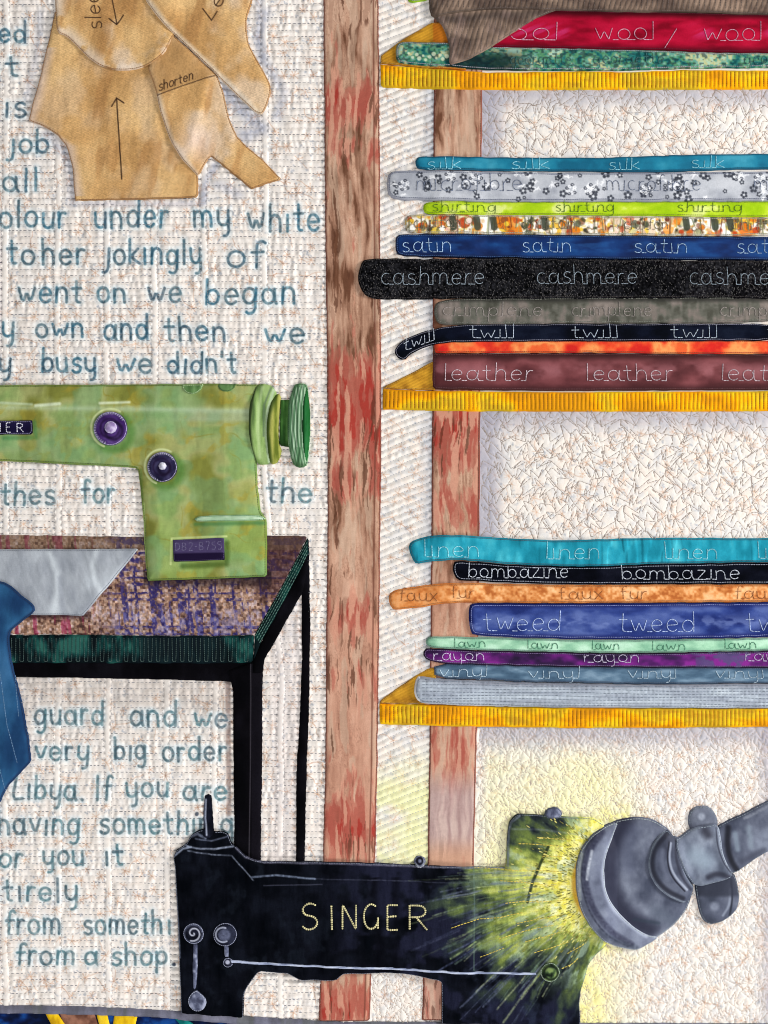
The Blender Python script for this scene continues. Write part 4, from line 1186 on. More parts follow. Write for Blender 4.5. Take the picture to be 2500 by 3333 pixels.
def gm_ink(P, d):
    P.wash((92, 118, 50), .55 * (1 - sm(2, 9, d)))
    P.wash((186, 206, 172), .55 * np.exp(-((P.y - 1328 - .012 * P.x) / 9) ** 2) * (P.x < 830))
    P.wash((160, 182, 160), .45 * sm(1330, 1345, P.y) * (1 - sm(1365, 1380, P.y)) * sm(520, 640, P.x) * (P.x < 836))
    P.brush([(122, 1322), (200, 1316)], 5, (214, 228, 200), .8, 4); P.brush([(330, 1314), (425, 1311)], 4, (220, 232, 200), .85, 4)
    P.brush([(0, 1312), (110, 1318)], 4, (196, 214, 180), .7, 4)
    for (cx, cy, r_) in ((365, 1396, 60), (532, 1521, 54)):
        P.brush(ell(cx + 10, cy + 12, r_ * .92, n=30, a0=-60, a1=130), 14, (70, 118, 48), .6, 12)
        P.brush(ell(cx - 1, cy - 1, r_ + 2, n=30, a0=110, a1=300), 3.5, (206, 218, 160), .85, 2)
    P.brush([(118, 1376), (122, 1425), (20, 1427)], 7, (62, 122, 70), .55, 6)
    P.brush([(742, 1768), (740, 1835), (600, 1842)], 9, (60, 84, 30), .65, 8)
    P.brush([(560, 1835), (564, 1752), (740, 1745)], 3.5, (206, 222, 150), .8, 2)
    P.brush([(470, 1640), (476, 1870)], 4, (188, 216, 130), .7, 3)
    P.brush([(640, 1706), (860, 1702)], 6, (60, 112, 64), .6, 6)
    P.brush([(462, 1530), (466, 1620)], 4, (104, 132, 60), .6, 3)


body = piece('body', [(-140, 1253), (0, 1253), (400, 1252), (700, 1249), (845, 1251), (850, 1380), (836, 1521), (842, 1600), (849, 1664), (870, 1692), (871, 1780), (870, 1876), (700, 1884), (481, 1890), (476, 1830), (470, 1736),
                      (462, 1622), (449, 1525), (350, 1518), (253, 1512), (0, 1502), (-140, 1498)], moss, T=9, parent=gm, smooth=0, edge=(6, (86, 104, 54), 8), dome=9, round_=8,
             ink=gm_ink, bump=lambda x, y, d: 7 * fbm(x / 60, y / 70, 1021))
grn = lambda a, b, c_, s_: (lambda x, y, d: ramp(eq(fbm(x / 12, y / 90, s_), .3, .7), [a, b, c_]))
# hand wheel
hw = piece('handwheel_collar', [(836, 1250), (868, 1249), (890, 1258), (900, 1278), (906, 1295), (905, 1400), (900, 1480), (885, 1510), (838, 1516), (826, 1480), (814, 1430), (810, 1390), (814, 1320), (826, 1280)],
           grn((84, 110, 62), (122, 152, 86), (150, 178, 112), 1031), T=10, parent=gm, smooth=1, dome=8,
           ink=lambda P, d: (P.brush([(833, 1252), (822, 1300), (813, 1390), (819, 1460), (834, 1510)], 5, (52, 66, 40), .85, 3),
                             P.brush([(856, 1262), (846, 1320), (842, 1400), (848, 1490)], 5, (188, 206, 158), .5, 5),
                             P.brush([(892, 1270), (872, 1340), (868, 1420), (878, 1505)], 5, (190, 206, 186), .6, 3),
                             P.brush([(884, 1262), (862, 1320), (860, 1420)], 3, (86, 104, 84), .7, 3)))
piece('collar_ring', [(906, 1278), (915, 1286), (918, 1302), (911, 1340), (908, 1400), (910, 1450), (919, 1462), (915, 1488), (903, 1510), (880, 1514), (873, 1470), (868, 1400), (874, 1340), (892, 1290)],
      grn((88, 100, 34), (134, 140, 62), (160, 160, 84), 1033), T=7, parent=hw, smooth=1, dome=5,
      ink=lambda P, d: P.brush([(896, 1288), (876, 1350), (870, 1410), (880, 1500)], 8, (52, 74, 30), .75, 6))
piece('axle', [(914, 1301), (948, 1300), (946, 1380), (948, 1458), (934, 1456), (910, 1450), (910, 1380)], grn((34, 66, 28), (56, 96, 42), (78, 120, 62), 1035), T=6, parent=gm, smooth=0, dome=4,
      ink=lambda P, d: P.wash((24, 46, 18), .7 * sm(1430, 1452, P.y)))
wheel = piece('handwheel', [(958, 1253), (968, 1248), (1000, 1249), (1004, 1275), (1009, 1320), (1012, 1390), (1008, 1450), (1002, 1518), (990, 1524), (964, 1524), (950, 1506), (940, 1462), (937, 1400), (938, 1330), (942, 1298)],
              grn((86, 124, 88), (120, 156, 122), (158, 188, 156), 1037), T=11, parent=gm, smooth=1, dome=8, edge=(4, (50, 92, 54), 7),
              bump=lambda x, y, d: 2.6 * np.abs(np.sin((x - 14 * np.cos((y - 1385) / 85)) * math.pi / 14)),
              ink=lambda P, d: [P.brush([(996 - 9 * k - 5, 1262), (984 - 11 * k, 1320), (980 - 11 * k, 1400), (984 - 10 * k, 1460), (994 - 9 * k, 1515)], 1.9, (58, 100, 66), .85, 1.5) for k in range(4)]
              and (P.brush([(948, 1500), (965, 1515), (990, 1517)], 8, (52, 82, 50), .6, 8), [P.brush([(999 - 9 * k - 5, 1264), (988 - 11 * k, 1320), (984 - 11 * k, 1400), (988 - 10 * k, 1455)], 1.8, (186, 210, 184), .7, 1.6) for k in range(4)]))
piece('wheel_face', [(1000, 1252), (1004, 1280), (1010, 1330), (1011, 1400), (1007, 1450), (1001, 1510), (994, 1500), (985, 1440), (983, 1380), (988, 1310)], grn((16, 62, 28), (26, 88, 40), (42, 108, 58), 1039), T=4,
      parent=wheel, smooth=1, round_=4, ink=lambda P, d: P.wash((6, 44, 16), .7 * (1 - sm(988, 996, P.x))))


def dial(cx, cy, r_, rc, cols, cap):
    o = piece('tension_dial', ell(cx, cy, r_), lambda x, y, d: ramp(eq(fbm(x / 24, y / 24, 1041)), cols), T=9, parent=gm, smooth=0, wob=0.6, dome=5,
              ink=lambda P, d: (P.brush(ell(cx, cy, r_ * .55), 3, (30, 16, 46), .55, 3), P.brush(ell(cx - 2, cy, r_ * .86, n=24, a0=120, a1=280), 4.5, (176, 172, 208), .55, 3, grain=.9),
                                P.brush(ell(cx + rc * .6, cy + rc * .4, rc * 1.3), 5, (18, 10, 30), .6, 5)), edge=(3.5, (190, 186, 214), 5))
    c_ = piece('dial_cap', ell(cx + 3, cy - 3, rc), lambda x, y, d: ramp(eq(fbm(x / 9, y / 9, 1043)), cap), T=9, parent=o, smooth=0, wob=0.4, round_=6)
    QUEUE.append((c_, 'edge_stitching', [ell(cx + 3, cy - 3, rc - 2.5)], (200, 196, 222), 5, 2.2, 1.2, {SURF[c_.name]}))
    for a in range(0, 360, 14):
        pass
    QUEUE.append((o, 'radial_stitching', [np.array([(cx + r_ * .80 * math.cos(a), cy + r_ * .80 * math.sin(a)), (cx + r_ * .97 * math.cos(a), cy + r_ * .97 * math.sin(a))])
                                          for a in np.radians(np.arange(110, 330, 9))], (206, 206, 226), 9, 2.2, 1.0, {SURF[o.name]}))


dial(365, 1396, 56, 21, [(54, 30, 88), (74, 48, 112), (92, 68, 130)], [(140, 120, 168), (170, 152, 194), (196, 184, 214)])
dial(532, 1521, 50, 14, [(28, 26, 52), (44, 40, 72), (62, 58, 92)], [(170, 168, 190), (206, 206, 220), (226, 226, 236)])
npl = piece('nameplate', [(-140, 1370), (113, 1369), (114, 1417), (-140, 1417)], dyed((20, 16, 48), (32, 28, 64), (10, 8, 26), 1051), T=5, parent=gm, smooth=0, edge=(5, (120, 116, 150), 7), wob=.6)
QUEUE.append((npl, 'lettering', word('H', -10, 13, 1408, 19, jit=.0) + word('E', 27, 45, 1408, 19, jit=.02) + word('R', 62, 86, 1408, 19, jit=.03), (206, 206, 220), 7, 3.6, 2.0, {SURF[npl.name]}))
nb = piece('number_plate', [(567, 1756), (734, 1749), (736, 1822), (569, 1829)], lambda x, y, d: mix(np.broadcast_to(np.array([62., 52, 88]), x.shape + (3,)).copy(), (26, 16, 46), sm(1797, 1801, y - .02 * (650 - x))),
           T=7, parent=gm, smooth=0, wob=.6, round_=4, ink=lambda P, d: P.wash((100, 88, 132), .4 * fbm(P.x / 20, P.y / 10, 1053) * (P.y < 1797)), edge=(4, (70, 60, 96), 7))
QUEUE.append((nb, 'lettering', word('DB2-B755', 575, 728, 1792, 16, jit=.03, slope=-.03), (112, 106, 138), 6, 2.2, .8, {SURF[nb.name]}))
piece('top_knob', ell(629, 1252, 36, 34, n=26, a0=0, a1=180), grn((72, 104, 56), (92, 128, 76), (112, 148, 92), 1061), T=5, parent=gm, smooth=0, edge=(3.5, (176, 196, 150), 6), wob=.5)
piece('top_knob', ell(739, 1250, 31, 28, n=26, a0=0, a1=180), grn((72, 104, 56), (92, 128, 76), (112, 148, 92), 1063), T=5, parent=gm, smooth=0, edge=(3.5, (72, 96, 60), 6), wob=.5)
piece('bright_slot', [(632, 1692), (645, 1680), (700, 1677), (845, 1674), (871, 1689), (860, 1694), (700, 1697), (645, 1698)], dyed((172, 200, 168), (196, 218, 190), (150, 182, 146), 1065, 20, 10), T=5, parent=gm,
      smooth=1, wob=.6, edge=(3, (96, 140, 96), 6), round_=4)

# ------------------------------------------------------------------ black sewing machine, with lamp light painted on it from the right
bm_ = thing('black_sewing_machine', 1240, 3325, 'large black vintage sewing machine with gold stitched lettering in front of the shelving post', 'sewing machine')


def noir(x, y, d):
    c = ramp(eq(fbm(x / 60, y / 60, 1101)), [(3, 5, 10), (8, 10, 17), (15, 18, 27)])
    c = mix(c, (32, 34, 54), .8 * sm(1010, 1240, x) * sm(.42, .62, fbm(x / 70, y / 60, 1103)))
    c = mix(c, (5, 6, 12), .8 * np.exp(-((x - 1225 - 10 * np.sin(y / 60)) / 16) ** 2) * (y > 2850) + .6 * np.exp(-((x - 1288) / 14) ** 2) * (y > 2850))
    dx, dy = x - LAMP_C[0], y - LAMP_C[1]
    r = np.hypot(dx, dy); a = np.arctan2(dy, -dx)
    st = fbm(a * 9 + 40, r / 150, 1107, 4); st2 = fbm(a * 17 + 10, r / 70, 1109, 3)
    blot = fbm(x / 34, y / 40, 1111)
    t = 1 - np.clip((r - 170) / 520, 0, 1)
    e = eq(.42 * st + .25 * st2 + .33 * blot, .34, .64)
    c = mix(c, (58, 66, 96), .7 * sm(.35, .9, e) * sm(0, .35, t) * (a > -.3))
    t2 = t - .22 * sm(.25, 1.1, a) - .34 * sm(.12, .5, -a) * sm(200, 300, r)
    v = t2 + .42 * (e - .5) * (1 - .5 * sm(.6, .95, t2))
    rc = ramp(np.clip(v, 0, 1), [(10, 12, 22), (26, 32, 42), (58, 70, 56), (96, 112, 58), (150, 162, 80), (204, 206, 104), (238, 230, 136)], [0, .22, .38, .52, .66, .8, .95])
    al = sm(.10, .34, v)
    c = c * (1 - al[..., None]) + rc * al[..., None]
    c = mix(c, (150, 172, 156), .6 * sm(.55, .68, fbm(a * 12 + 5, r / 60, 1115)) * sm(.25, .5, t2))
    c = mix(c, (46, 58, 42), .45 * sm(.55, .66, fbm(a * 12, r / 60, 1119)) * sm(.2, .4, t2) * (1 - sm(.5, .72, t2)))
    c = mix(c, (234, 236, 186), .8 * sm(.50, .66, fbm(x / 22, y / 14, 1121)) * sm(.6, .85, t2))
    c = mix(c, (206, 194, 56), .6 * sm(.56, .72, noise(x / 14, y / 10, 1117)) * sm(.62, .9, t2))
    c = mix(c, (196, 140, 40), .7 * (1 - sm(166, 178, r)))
    return c


def bm_ink(P, d):
    P.wash((150, 160, 184), .0)
    pale = (150, 160, 182)
    n = .6
    P.brush([(614, 2764), (690, 2776), (757, 2779), (790, 2815), (827, 2858)], 2.2, pale, .85, 1.8, grain=n)
    P.brush([(821, 2848), (900, 2843), (1027, 2854)], 3.0, (136, 150, 176), .9, 2, grain=.5)
    P.brush([(1027, 2854), (1200, 2858), (1500, 2868)], 1.6, (86, 90, 110), .6, 1.5, grain=.6)
    P.brush([(860, 2876), (1050, 2872)], 1.4, (90, 92, 112), .6, 1.4)
    P.brush([(566, 2800), (572, 2860), (582, 3010), (588, 3110)], 3.5, (150, 160, 186), .8, 2.5, grain=.5)
    P.brush([(572, 2780), (598, 2758), (625, 2752)], 3, pale, .9, 2)
    P.brush([(622, 2720), (645, 2708), (672, 2722)], 4, (120, 128, 150), .9, 3, grain=.5)
    P.brush([(600, 2745), (620, 2752), (660, 2757), (700, 2758), (760, 2750)], 3, pale, .95, 2, grain=.4)
    P.brush([(640, 2724), (690, 2732), (745, 2718)], 2.4, (110, 118, 140), .8, 2, grain=.4)
    P.brush([(770, 2755), (800, 2784), (860, 2803), (1100, 2806), (1340, 2816), (1640, 2823)], 2.4, (130, 128, 152), .8, 2, grain=.5)
    P.brush([(1541, 2819), (1543, 2950), (1541, 3150)], 1.6, (84, 104, 96), .8, 1.4)
    P.brush([(1782, 2752), (1755, 2810), (1730, 2870), (1715, 2930)], 5, (30, 40, 26), .85, 2.5)
    P.brush([(1652, 2815), (1655, 2700), (1664, 2672), (1690, 2652)], 3, (120, 130, 150), .8, 2.5, grain=.4)
    P.brush([(1665, 2694), (1760, 2696), (1880, 2712)], 3, (130, 140, 150), .5, 3, grain=.6)
    r = random.Random(9)
    for k in range(170):                      # long brushed strokes fanning away from the lamp
        a = r.uniform(-.15, .95); r0 = r.uniform(210, 560); L = r.uniform(50, 190)
        col = r.choice([(104, 112, 140), (120, 146, 128), (150, 170, 110), (86, 96, 130), (190, 200, 150)])
        p0 = LAMP_C + r0 * np.array([-math.cos(a), math.sin(a)]); p1 = LAMP_C + (r0 + L) * np.array([-math.cos(a + .03), math.sin(a + .03)])
        P.brush([p0, p1], r.uniform(1.0, 3.2), col, r.uniform(.3, .75), 2.0, grain=.8, seed=k)
    P.brush([(1905, 3170), (1960, 3095)], 12, (160, 184, 160), .7, 10, grain=.5)


mb = piece('body', [(592, 3292), (580, 3013), (570, 2823), (565, 2789), (574, 2764), (601, 2747), (612, 2738), (622, 2717), (639, 2703), (662, 2696), (698, 2703), (728, 2703), (745, 2711), (755, 2743), (770, 2751),
                    (795, 2776), (821, 2791), (859, 2800), (1100, 2801), (1200, 2805), (1340, 2812), (1500, 2818), (1646, 2819), (1648, 2740), (1652, 2693), (1659, 2670), (1682, 2646), (1772, 2651), (1830, 2655),
                    (1931, 2660), (1964, 2680), (1990, 2760), (1990, 3050), (1964, 3084), (1944, 3100), (1917, 3133), (1904, 3180), (1891, 3216), (1886, 3263), (1888, 3345), (1437, 3345), (1437, 3194), (1425, 3186),
                    (1395, 3181), (1328, 3169), (1248, 3164), (1120, 3164), (1095, 3186), (977, 3186), (943, 3169), (935, 3165), (867, 3162), (846, 3156), (829, 3177), (804, 3215), (795, 3236), (795, 3320), (593, 3310)],
           noir, T=9, mat='black', parent=bm_, smooth=0, ink=bm_ink, edge=(3, (112, 118, 134), 8), dome=4,
           bump=lambda x, y, d: 12 * fbm(x / 38, y / 150, 1121) + 1.5 * sm(500, 100, np.hypot(x - 2030, y - 2870)) * noise(x / 8, y / 8, 1123))
MB = {SURF[mb.name]}
pin = piece('spool_pin', [(667, 2587), (676, 2580), (690, 2584), (694, 2640), (699, 2712), (690, 2722), (664, 2722), (662, 2640)], dyed((14, 16, 26), (30, 32, 46), (6, 6, 12), 1131, 20, 40), T=8, mat='black', parent=bm_, smooth=0,
            wob=.5, round_=5, ink=lambda P, d: (P.brush([(672, 2600), (670, 2660), (676, 2712)], 2.6, (170, 178, 200), .95, 2), P.brush([(666, 2590), (665, 2690)], 1.6, (120, 128, 150), .8, 1.3)))
QUEUE.append((mb, 'gold_lettering', word('S', 982, 1040, 3018, 52, jit=0) + word('I', 1076, 1092, 3018, 50, jit=.02) + word('N', 1113, 1168, 3016, 50, jit=0) + word('G', 1182, 1237, 3016, 51, jit=0)
              + word('E', 1257, 1300, 3020, 50, jit=0) + word('R', 1330, 1396, 3019, 50, jit=0), (206, 198, 150), 7, 6.4, 3.0, MB))
metal = lambda s_: (lambda x, y, d: ramp(eq(fbm(x / 12, y / 16, s_)), [(66, 70, 92), (100, 106, 130), (150, 156, 180)]))
pale_t = (160, 166, 190)
dsc = piece('thread_disc', ell(633, 3032, 35), dyed((20, 22, 34), (36, 38, 54), (8, 10, 18), 1141, 20, 20), T=6, parent=bm_, smooth=0, wob=.8, edge=(3, pale_t, 6), mat='black',
            ink=lambda P, d: (P.brush(ell(633, 3032, 30), 3.5, (110, 116, 140), .8, 2.5, grain=.6), P.brush([(633 + (2 + 2.9 * t) * math.cos(t * 1.0), 3030 + (2 + 2.9 * t) * math.sin(t * 1.0)) for t in np.linspace(0, 8.2, 40)], 2.4, (186, 190, 206), .95, 1.2)))
piece('connecting_rod', [(631, 3066), (646, 3066), (647, 3140), (641, 3216), (632, 3216), (629, 3140)], metal(1143), T=5, parent=bm_, smooth=0, wob=1, round_=4)
piece('lower_knob', [(640, 3212), (655, 3220), (674, 3236), (678, 3256), (666, 3278), (647, 3287), (626, 3278), (614, 3256), (618, 3234), (632, 3220)], metal(1145), T=7, parent=bm_, smooth=1, wob=1.5, edge=(3, (176, 182, 200), 7), dome=3)
piece('tension_knob', ell(736, 3033, 40), dyed((26, 28, 42), (44, 48, 66), (12, 14, 24), 1147, 20, 20), T=7, parent=bm_, smooth=0, wob=.8, edge=(3, pale_t, 6), mat='black',
      ink=lambda P, d: (P.brush([(734, 3034)], 20, (104, 110, 136), .85, 4, grain=.4), P.brush(ell(730, 3033, 24, n=20, a0=60, a1=290), 2.5, (180, 186, 206), .9, 1.5)))
piece('short_rod', [(732, 3070), (748, 3070), (747, 3108), (733, 3108)], metal(1149), T=5, parent=bm_, smooth=0, wob=.5, round_=4)
piece('pivot_ring', ell(745, 3125, 18), dyed((30, 32, 48), (60, 64, 84), (12, 14, 24), 1151, 12, 12), T=6, parent=bm_, smooth=0, wob=.5, edge=(2.5, pale_t, 5), round_=4,
      ink=lambda P, d: P.brush([(744, 3123)], 7, (190, 194, 214), .9, 2))
piece('thread_guide_bar', [(752, 3116), (860, 3124), (1000, 3132), (1200, 3139), (1522, 3155), (1746, 3158), (1746, 3167), (1522, 3164), (1200, 3148), (1000, 3140), (860, 3134), (752, 3126)],
      lambda x, y, d: ramp(eq(fbm(x / 30, y / 5, 1153)), [(120, 130, 160), (170, 180, 206), (200, 208, 228)]), T=4, parent=bm_, smooth=0, wob=.8, round_=3)
piece('end_knob', ell(1788, 3157, 32, 33), lambda x, y, d: ramp(eq(fbm(x / 14, y / 14, 1155)), [(20, 30, 20), (62, 84, 52), (120, 142, 84)]), T=7, parent=bm_, smooth=0, wob=1.2, edge=(3, (150, 164, 150), 6), dome=3,
      ink=lambda P, d: (P.brush(ell(1790, 3157, 22), 3.5, (18, 26, 20), .8, 3), P.brush(ell(1786, 3158, 30, n=20, a0=90, a1=200), 3, (186, 198, 186), .8, 2)))
piece('oil_cap', ell(1366, 2802, 20, 20), metal(1157), T=6, parent=bm_, smooth=0, wob=1.2, edge=(3, (120, 124, 136), 5), mat='black',
      ink=lambda P, d: (P.brush(ell(1366, 2800, 9), 3.4, (14, 14, 22), .9, 2), P.brush(ell(1367, 2806, 13, n=12, a0=20, a1=160), 2, (190, 194, 204), .9, 1.4)))
piece('head_knob', [(1770, 2655), (1773, 2638), (1785, 2627), (1808, 2623), (1826, 2632), (1833, 2656), (1810, 2662), (1785, 2662)], metal(1159), T=7, parent=bm_, smooth=1, wob=1, edge=(3, (60, 68, 70), 6))
rays = [[(1466, 3013), (1500, 3001), (1560, 2985), (1620, 2980), (1700, 2965)], [(1625, 2862), (1680, 2864), (1740, 2872), (1800, 2878)], [(1540, 2820), (1640, 2826), (1740, 2828), (1830, 2832)],
        [(1685, 2741), (1740, 2744), (1830, 2750)], [(1745, 2721), (1800, 2726), (1860, 2728)], [(1762, 2782), (1830, 2782)], [(1642, 2934), (1700, 2929), (1760, 2930), (1830, 2925)],
        [(1620, 3049), (1680, 3032), (1740, 3016), (1800, 3005)], [(1706, 3060), (1760, 3046), (1830, 3026)], [(1735, 3096), (1800, 3076), (1850, 3060)], [(1825, 3147), (1860, 3130), (1880, 3112)],
        [(1680, 3000), (1760, 2984), (1830, 2972)], [(1560, 3110), (1640, 3078)], [(1843, 3098), (1900, 3068)]]
QUEUE.append((mb, 'ray_stitching', [np.array(r_) for r_ in rays], (206, 184, 84), 11, 2.8, 1.4, MB))
sh = []
rr = random.Random(4)
for k in range(900):
    a = rr.uniform(-.95, 1.0); r0 = 172 + abs(rr.gauss(0, 80))
    p0 = LAMP_C + r0 * np.array([-math.cos(a), math.sin(a)]); p1 = LAMP_C + (r0 + rr.uniform(9, 16)) * np.array([-math.cos(a), math.sin(a)])
    sh.append(np.array([p0, p1]))
QUEUE.append((mb, 'ray_stitching', sh[:190], (214, 206, 120), 30, 2.8, 1.2, MB))
QUEUE.append((mb, 'ray_stitching', sh[560:], (126, 126, 60), 30, 2.6, 1.4, MB))

# ------------------------------------------------------------------ lamp
lamp = thing('machine_lamp', 2200, 3090, 'blue-grey metal gooseneck work lamp with round shade casting painted yellow rays on the black machine', 'lamp')
LE = (5, (112, 122, 132), 9)


def steel(s_, a=(52, 56, 72), b_=(74, 80, 98), c_=(98, 104, 122)):
    return lambda x, y, d: ramp(eq(.7 * fbm(x / 70, y / 80, s_) + .3 * fbm(x / 20, y / 26, s_ + 3)), [a, b_, c_])


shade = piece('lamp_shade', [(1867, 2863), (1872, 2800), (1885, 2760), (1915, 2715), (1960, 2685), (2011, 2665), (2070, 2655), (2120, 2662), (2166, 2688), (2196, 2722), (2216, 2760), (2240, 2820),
                             (2250, 2860), (2256, 2900), (2240, 2950), (2226, 2973), (2180, 3023), (2121, 3062), (2085, 3086), (2062, 3091), (2000, 3080), (1950, 3052), (1905, 2995), (1878, 2930)],
              steel(1241, (62, 68, 86), (92, 98, 116), (124, 131, 148)), T=12, parent=lamp, smooth=1, dome=16, mat='glazed', edge=(6, (150, 160, 164), 9), round_=9,
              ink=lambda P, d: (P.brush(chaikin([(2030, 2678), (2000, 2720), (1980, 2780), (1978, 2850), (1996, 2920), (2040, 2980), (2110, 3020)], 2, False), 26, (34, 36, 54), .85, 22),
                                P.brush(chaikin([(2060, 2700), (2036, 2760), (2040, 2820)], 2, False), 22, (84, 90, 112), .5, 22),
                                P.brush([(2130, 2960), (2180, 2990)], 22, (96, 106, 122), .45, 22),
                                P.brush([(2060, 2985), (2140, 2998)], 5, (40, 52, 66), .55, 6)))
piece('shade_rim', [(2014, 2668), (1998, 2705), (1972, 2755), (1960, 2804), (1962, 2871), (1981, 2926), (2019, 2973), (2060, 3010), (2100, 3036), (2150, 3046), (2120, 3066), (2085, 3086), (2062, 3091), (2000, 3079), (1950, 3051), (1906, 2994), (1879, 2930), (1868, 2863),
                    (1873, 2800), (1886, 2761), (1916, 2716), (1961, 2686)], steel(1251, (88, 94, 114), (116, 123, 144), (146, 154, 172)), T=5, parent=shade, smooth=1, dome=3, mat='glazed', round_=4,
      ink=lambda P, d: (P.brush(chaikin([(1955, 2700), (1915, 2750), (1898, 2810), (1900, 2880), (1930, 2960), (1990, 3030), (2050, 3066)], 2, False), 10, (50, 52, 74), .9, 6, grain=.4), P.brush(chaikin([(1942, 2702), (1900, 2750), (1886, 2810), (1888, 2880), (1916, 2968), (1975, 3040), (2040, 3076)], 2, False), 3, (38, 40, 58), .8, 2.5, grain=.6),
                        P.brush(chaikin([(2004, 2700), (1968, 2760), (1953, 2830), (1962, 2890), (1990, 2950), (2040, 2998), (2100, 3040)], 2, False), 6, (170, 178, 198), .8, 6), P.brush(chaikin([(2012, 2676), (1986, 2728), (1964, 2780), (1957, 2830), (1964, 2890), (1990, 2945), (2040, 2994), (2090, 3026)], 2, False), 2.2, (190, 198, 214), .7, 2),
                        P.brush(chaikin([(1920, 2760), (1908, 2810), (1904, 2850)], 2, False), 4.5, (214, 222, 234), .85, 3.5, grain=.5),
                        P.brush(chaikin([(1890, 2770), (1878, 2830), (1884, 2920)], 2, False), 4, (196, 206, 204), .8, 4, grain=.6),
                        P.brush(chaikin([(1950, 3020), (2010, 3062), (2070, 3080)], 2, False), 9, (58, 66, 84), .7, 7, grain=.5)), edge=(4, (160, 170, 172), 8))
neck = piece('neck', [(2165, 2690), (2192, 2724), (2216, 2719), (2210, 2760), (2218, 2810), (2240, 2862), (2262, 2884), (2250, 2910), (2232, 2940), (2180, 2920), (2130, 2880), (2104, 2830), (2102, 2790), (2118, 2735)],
             steel(1231, (50, 54, 70), (70, 76, 94), (92, 98, 116)), T=9, parent=lamp, smooth=1, dome=6, mat='glazed', edge=(4, (96, 106, 118), 9),
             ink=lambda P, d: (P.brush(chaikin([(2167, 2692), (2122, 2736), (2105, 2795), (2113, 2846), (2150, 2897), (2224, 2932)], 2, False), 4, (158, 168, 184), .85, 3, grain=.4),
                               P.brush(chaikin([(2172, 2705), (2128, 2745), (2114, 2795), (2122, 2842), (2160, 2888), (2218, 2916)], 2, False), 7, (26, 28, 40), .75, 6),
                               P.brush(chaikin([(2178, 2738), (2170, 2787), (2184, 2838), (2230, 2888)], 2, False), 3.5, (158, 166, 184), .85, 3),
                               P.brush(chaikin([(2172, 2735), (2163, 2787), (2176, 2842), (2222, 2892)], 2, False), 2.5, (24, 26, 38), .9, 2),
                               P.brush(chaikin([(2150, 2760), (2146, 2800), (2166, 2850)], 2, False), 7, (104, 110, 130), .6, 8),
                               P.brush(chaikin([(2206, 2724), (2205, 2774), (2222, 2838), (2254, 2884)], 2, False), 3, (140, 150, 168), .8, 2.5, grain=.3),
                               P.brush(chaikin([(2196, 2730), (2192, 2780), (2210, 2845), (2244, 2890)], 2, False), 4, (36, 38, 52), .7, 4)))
arm = piece('arm', [(2328, 2690), (2361, 2671), (2412, 2648), (2458, 2622), (2500, 2603), (R, 2535), (R, 2700), (2500, 2770), (2433, 2812), (2393, 2844), (2350, 2840), (2326, 2750)],
            steel(1201, (64, 70, 88), (92, 98, 116), (122, 130, 148)), T=10, parent=lamp, smooth=1, dome=9, edge=LE, mat='glazed',
            ink=lambda P, d: (P.brush(chaikin([(2366, 2690), (2362, 2750), (2376, 2800), (2396, 2830)], 2, False), 9, (24, 26, 36), .9, 7), P.brush([(2388, 2710), (2396, 2760)], 8, (130, 144, 160), .7, 7),
                              P.brush([(2432, 2690), (2440, 2750)], 8, (132, 146, 160), .6, 9), P.brush([(2420, 2660), (2500, 2620)], 5, (150, 156, 168), .6, 4, grain=.7),
                              P.brush([(2410, 2800), (2480, 2765)], 10, (58, 62, 78), .6, 9)))
wl = piece('wing_nut', [(2256, 2858), (2330, 2840), (2386, 2830), (2403, 2888), (2408, 2926), (2395, 2968), (2349, 3002), (2306, 3010), (2281, 2989), (2268, 2943)], steel(1211, (56, 62, 78), (80, 86, 104), (104, 110, 128)), T=10,
           parent=lamp, smooth=1, dome=8, edge=LE, mat='glazed',
           ink=lambda P, d: (P.brush(chaikin([(2376, 2860), (2380, 2920), (2372, 2976)], 2, False), 3.5, (34, 38, 50), .9, 2.5), P.brush(chaikin([(2372, 2890), (2372, 2940), (2350, 2975)], 2, False), 4, (138, 146, 164), .8, 4),
                             P.wash((44, 48, 62), .8 * (1 - sm(2905, 2922, P.y))), P.brush([(2322, 2946)], 14, (140, 148, 166), .85, 8, grain=.3)))
piece('wing_nut', [(2240, 2690), (2237, 2656), (2247, 2631), (2273, 2619), (2306, 2622), (2327, 2643), (2340, 2676), (2330, 2700), (2250, 2705)], steel(1215, (70, 76, 92), (98, 104, 120), (124, 130, 146)), T=9, parent=lamp,
      smooth=1, dome=5, edge=LE, mat='glazed', ink=lambda P, d: (P.brush([(2280, 2655)], 11, (166, 174, 190), .85, 6, grain=.3), P.wash((70, 74, 90), .7 * sm(2672, 2690, P.y))))
kn = piece('swivel_joint', [(2190, 2728), (2216, 2719), (2235, 2700), (2262, 2686), (2300, 2682), (2336, 2674), (2344, 2730), (2352, 2786), (2386, 2842), (2372, 2856), (2330, 2868), (2262, 2884), (2240, 2860), (2206, 2800)],
           steel(1221, (70, 77, 94), (98, 106, 124), (134, 143, 160)), T=11, parent=lamp, smooth=1, dome=10, edge=(5, (128, 138, 150), 9), mat='glazed',
           ink=lambda P, d: (P.brush([(2262, 2780), (2290, 2800)], 28, (146, 162, 178), .75, 26), P.brush([(2290, 2700), (2300, 2712)], 14, (36, 36, 48), .75, 14),
                             P.brush(chaikin([(2336, 2690), (2340, 2750), (2360, 2810)], 2, False), 3, (160, 170, 186), .85, 3), P.brush(chaikin([(2326, 2690), (2330, 2750), (2350, 2805), (2378, 2840)], 2, False), 2, (40, 42, 56), .7, 2),
                             P.brush(chaikin([(2300, 2850), (2330, 2836), (2370, 2850)], 2, False), 8, (42, 44, 58), .8, 7)))

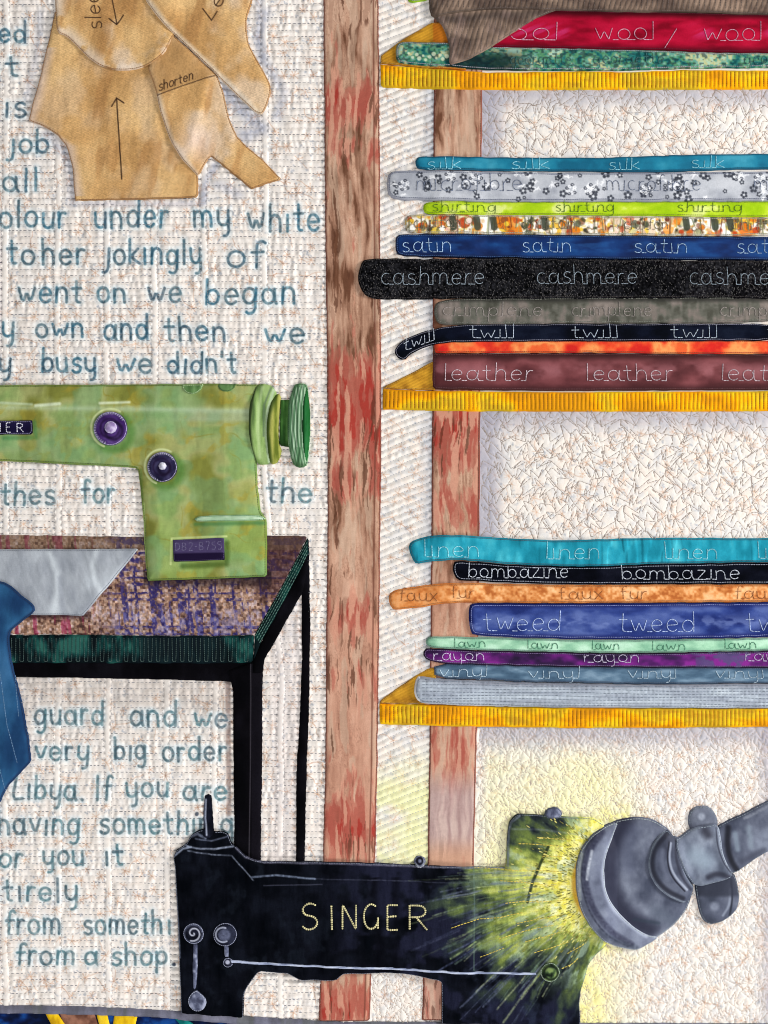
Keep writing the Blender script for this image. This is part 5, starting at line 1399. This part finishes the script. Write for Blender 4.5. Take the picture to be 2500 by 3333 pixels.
# ------------------------------------------------------------------ lower border of the panel
def below(x):
    return np.interp(x, [-150, 0, 250, 500, 800, 1100, 1450, 1800, 2650], [3264, 3269, 3272, 3281, 3305, 3323, 3324, 3327, 3329])


xs_ = np.arange(-140, R + 1, 60)
navy = piece('lower_panel', [(-140, 3284)] + [(float(q), float(below(q)) + 14) for q in xs_] + [(R, 3470), (-140, 3470)],
             lambda x, y, d: ramp(eq(fbm(x / 40, y / 30, 1301) + .12 * (1 - sm(30, 130, x)), .4, .8), [(8, 16, 40), (12, 30, 76), (22, 70, 140)]), T=6, smooth=0)
navy['kind'] = 'structure'; navy['label'] = 'dark navy cloth panel below the grey binding'
brown = piece('brown_patch', [(196, 3290), (310, 3290), (325, 3345), (335, 3460), (230, 3460), (214, 3340)], dyed((124, 84, 68), (158, 112, 92), (88, 56, 46), 1311, 20, 20), T=5,
              label='small brown mottled patch between the yellow strips at the bottom', cat='cloth patch', smooth=0)
YS = 'yellow strips below the binding'
for pts, lab in (([(148, 3290), (188, 3288), (204, 3312), (232, 3350), (260, 3460), (220, 3460), (174, 3340)], 'slanting yellow strip left of the brown patch below the grey binding'),
                 ([(314, 3292), (352, 3294), (364, 3345), (370, 3460), (335, 3460), (328, 3345)], 'short upright yellow strip touching the right side of the brown patch'),
                 ([(374, 3296), (452, 3300), (440, 3345), (400, 3460), (366, 3460), (368, 3345)], 'widest yellow strip below the grey binding, nearest the navy cloth')):
    piece('yellow_strip', pts, dyed((232, 190, 24), (244, 208, 60), (190, 144, 20), 1321, 16, 40), T=6, label=lab, cat='cloth strip', group=YS, smooth=0, wob=.6)
piece('teal_strip', [(566, 3306), (610, 3310), (650, 3345), (720, 3460), (660, 3460), (600, 3345)], dyed((20, 124, 120), (40, 150, 146), (10, 90, 92), 1325, 20, 20), T=6,
      label='slanting teal strip on navy cloth beneath the black machine', cat='cloth strip', smooth=0, wob=.6)
bind = piece('binding', [(float(q), float(below(q))) for q in xs_] + [(float(q), float(below(q)) + (26 if q < 1000 else 24)) for q in xs_[::-1]],
             lambda x, y, d: mix(ramp(eq(fbm(x / 24, y / 60, 1331)), [(94, 94, 106), (108, 108, 124), (122, 122, 140)]), (92, 96, 92), .5 * sm(.55, .7, fbm(x / 40, y * 0, 1335))), T=9,
             label='narrow slate grey fabric binding running along the bottom of the panel', cat='binding', smooth=0, wob=.8, round_=8, dome=3)

# ------------------------------------------------------------------ finish the ground cloth and sew every stitch
ground = finish_ground()
la, lb = [], []
xs = np.arange(-140, 1150, 4.0)
rq = np.random.default_rng(3)
for k in range(-6, 165):
    y0 = 21.0 * k
    yy_ = np.full(xs.shape, y0)
    for _ in range(3): yy_ = y0 - h_wob(xs, yy_)
    i = 0
    off = rq.integers(0, 3)
    while i + 3 < len(xs):
        j = i + 2 + int(rq.random() < .35)
        xm = xs[i] ; ym = yy_[i]
        ok = all(abs(xm + 5 - chan(ym, q)) > 12 for q in range(6))
        if ok:
            la.append((xs[i] + 1, yy_[i])); lb.append((xs[j] - 1.5 if False else xs[j], yy_[j]))
        i = j + 1
la, lb = np.array(la), np.array(lb)
thread_mesh('quilting_thread', la, lb, (118, 118, 124), 2.6, .6, ground, {0})
for q in range(6):          # the seams either side of each soft channel
    for s_ in (-12, 12):
        yv = np.arange(-130, 3450, 9.0)
        A = np.stack([chan(yv, q) + s_, yv], 1); B = A + np.array([0, 6.0])
        thread_mesh('channel_seam', A, B, (168, 166, 168), 1.8, .4, ground, {0})
da, db = [], []
for k in range(-60, 170):
    xs2 = np.arange(1170, 1490, 9.0)
    yv = 23.0 * k
    yy_ = yv - .44 * (xs2 - 1240) + .00035 * (xs2 - 1240) ** 2
    for _ in range(2):
        yy_ = yv - .44 * (xs2 - 1240) + .00035 * (xs2 - 1240) ** 2 - 6 * noise(xs2 / 120, yy_ / 160, 61)
    keep = yy_[:-1] < 3125
    A = np.stack([xs2, yy_], 1)
    da.append(A[:-1][keep]); db.append((A[:-1] + (A[1:] - A[:-1]) * .62)[keep])
thread_mesh('slanted_quilting', np.vstack(da), np.vstack(db), (150, 154, 162), 2.2, .6, ground, {0})
big = [p for p, s_ in ZZ if s_ >= 1.0]; small = [p for p, s_ in ZZ if s_ < 1]
A, B = dashes(big, 12, .05)
thread_mesh('zigzag_quilting', A, B, (152, 140, 132), 2.3, .6, ground, {0})
A, B = dashes(small, 9, .2)
thread_mesh('fine_quilting', A, B, (176, 160, 148), 2.0, .4, ground, {0})
for (o, nm, polys, rgb, step, w, h, ids) in QUEUE:
    A, B = dashes(polys, step, .08 if nm == 'stitched_word' else .22)
    thread_mesh(nm, A, B, rgb, w, h, o, ids, runs=(nm == 'edge_stitching'))

# the plain wall the quilt hangs against
wv = np.array([[-9000., -7000, -14], [11500, -7000, -14], [11500, 10000, -14], [-9000, 10000, -14]])
wl_ = mesh_obj('wall', wv, np.array([[0, 3, 2, 1]]), np.full((4, 3), (206., 203, 198)), 'backing')
wl_['kind'] = 'structure'; wl_['label'] = 'plain pale wall behind the hanging quilt'
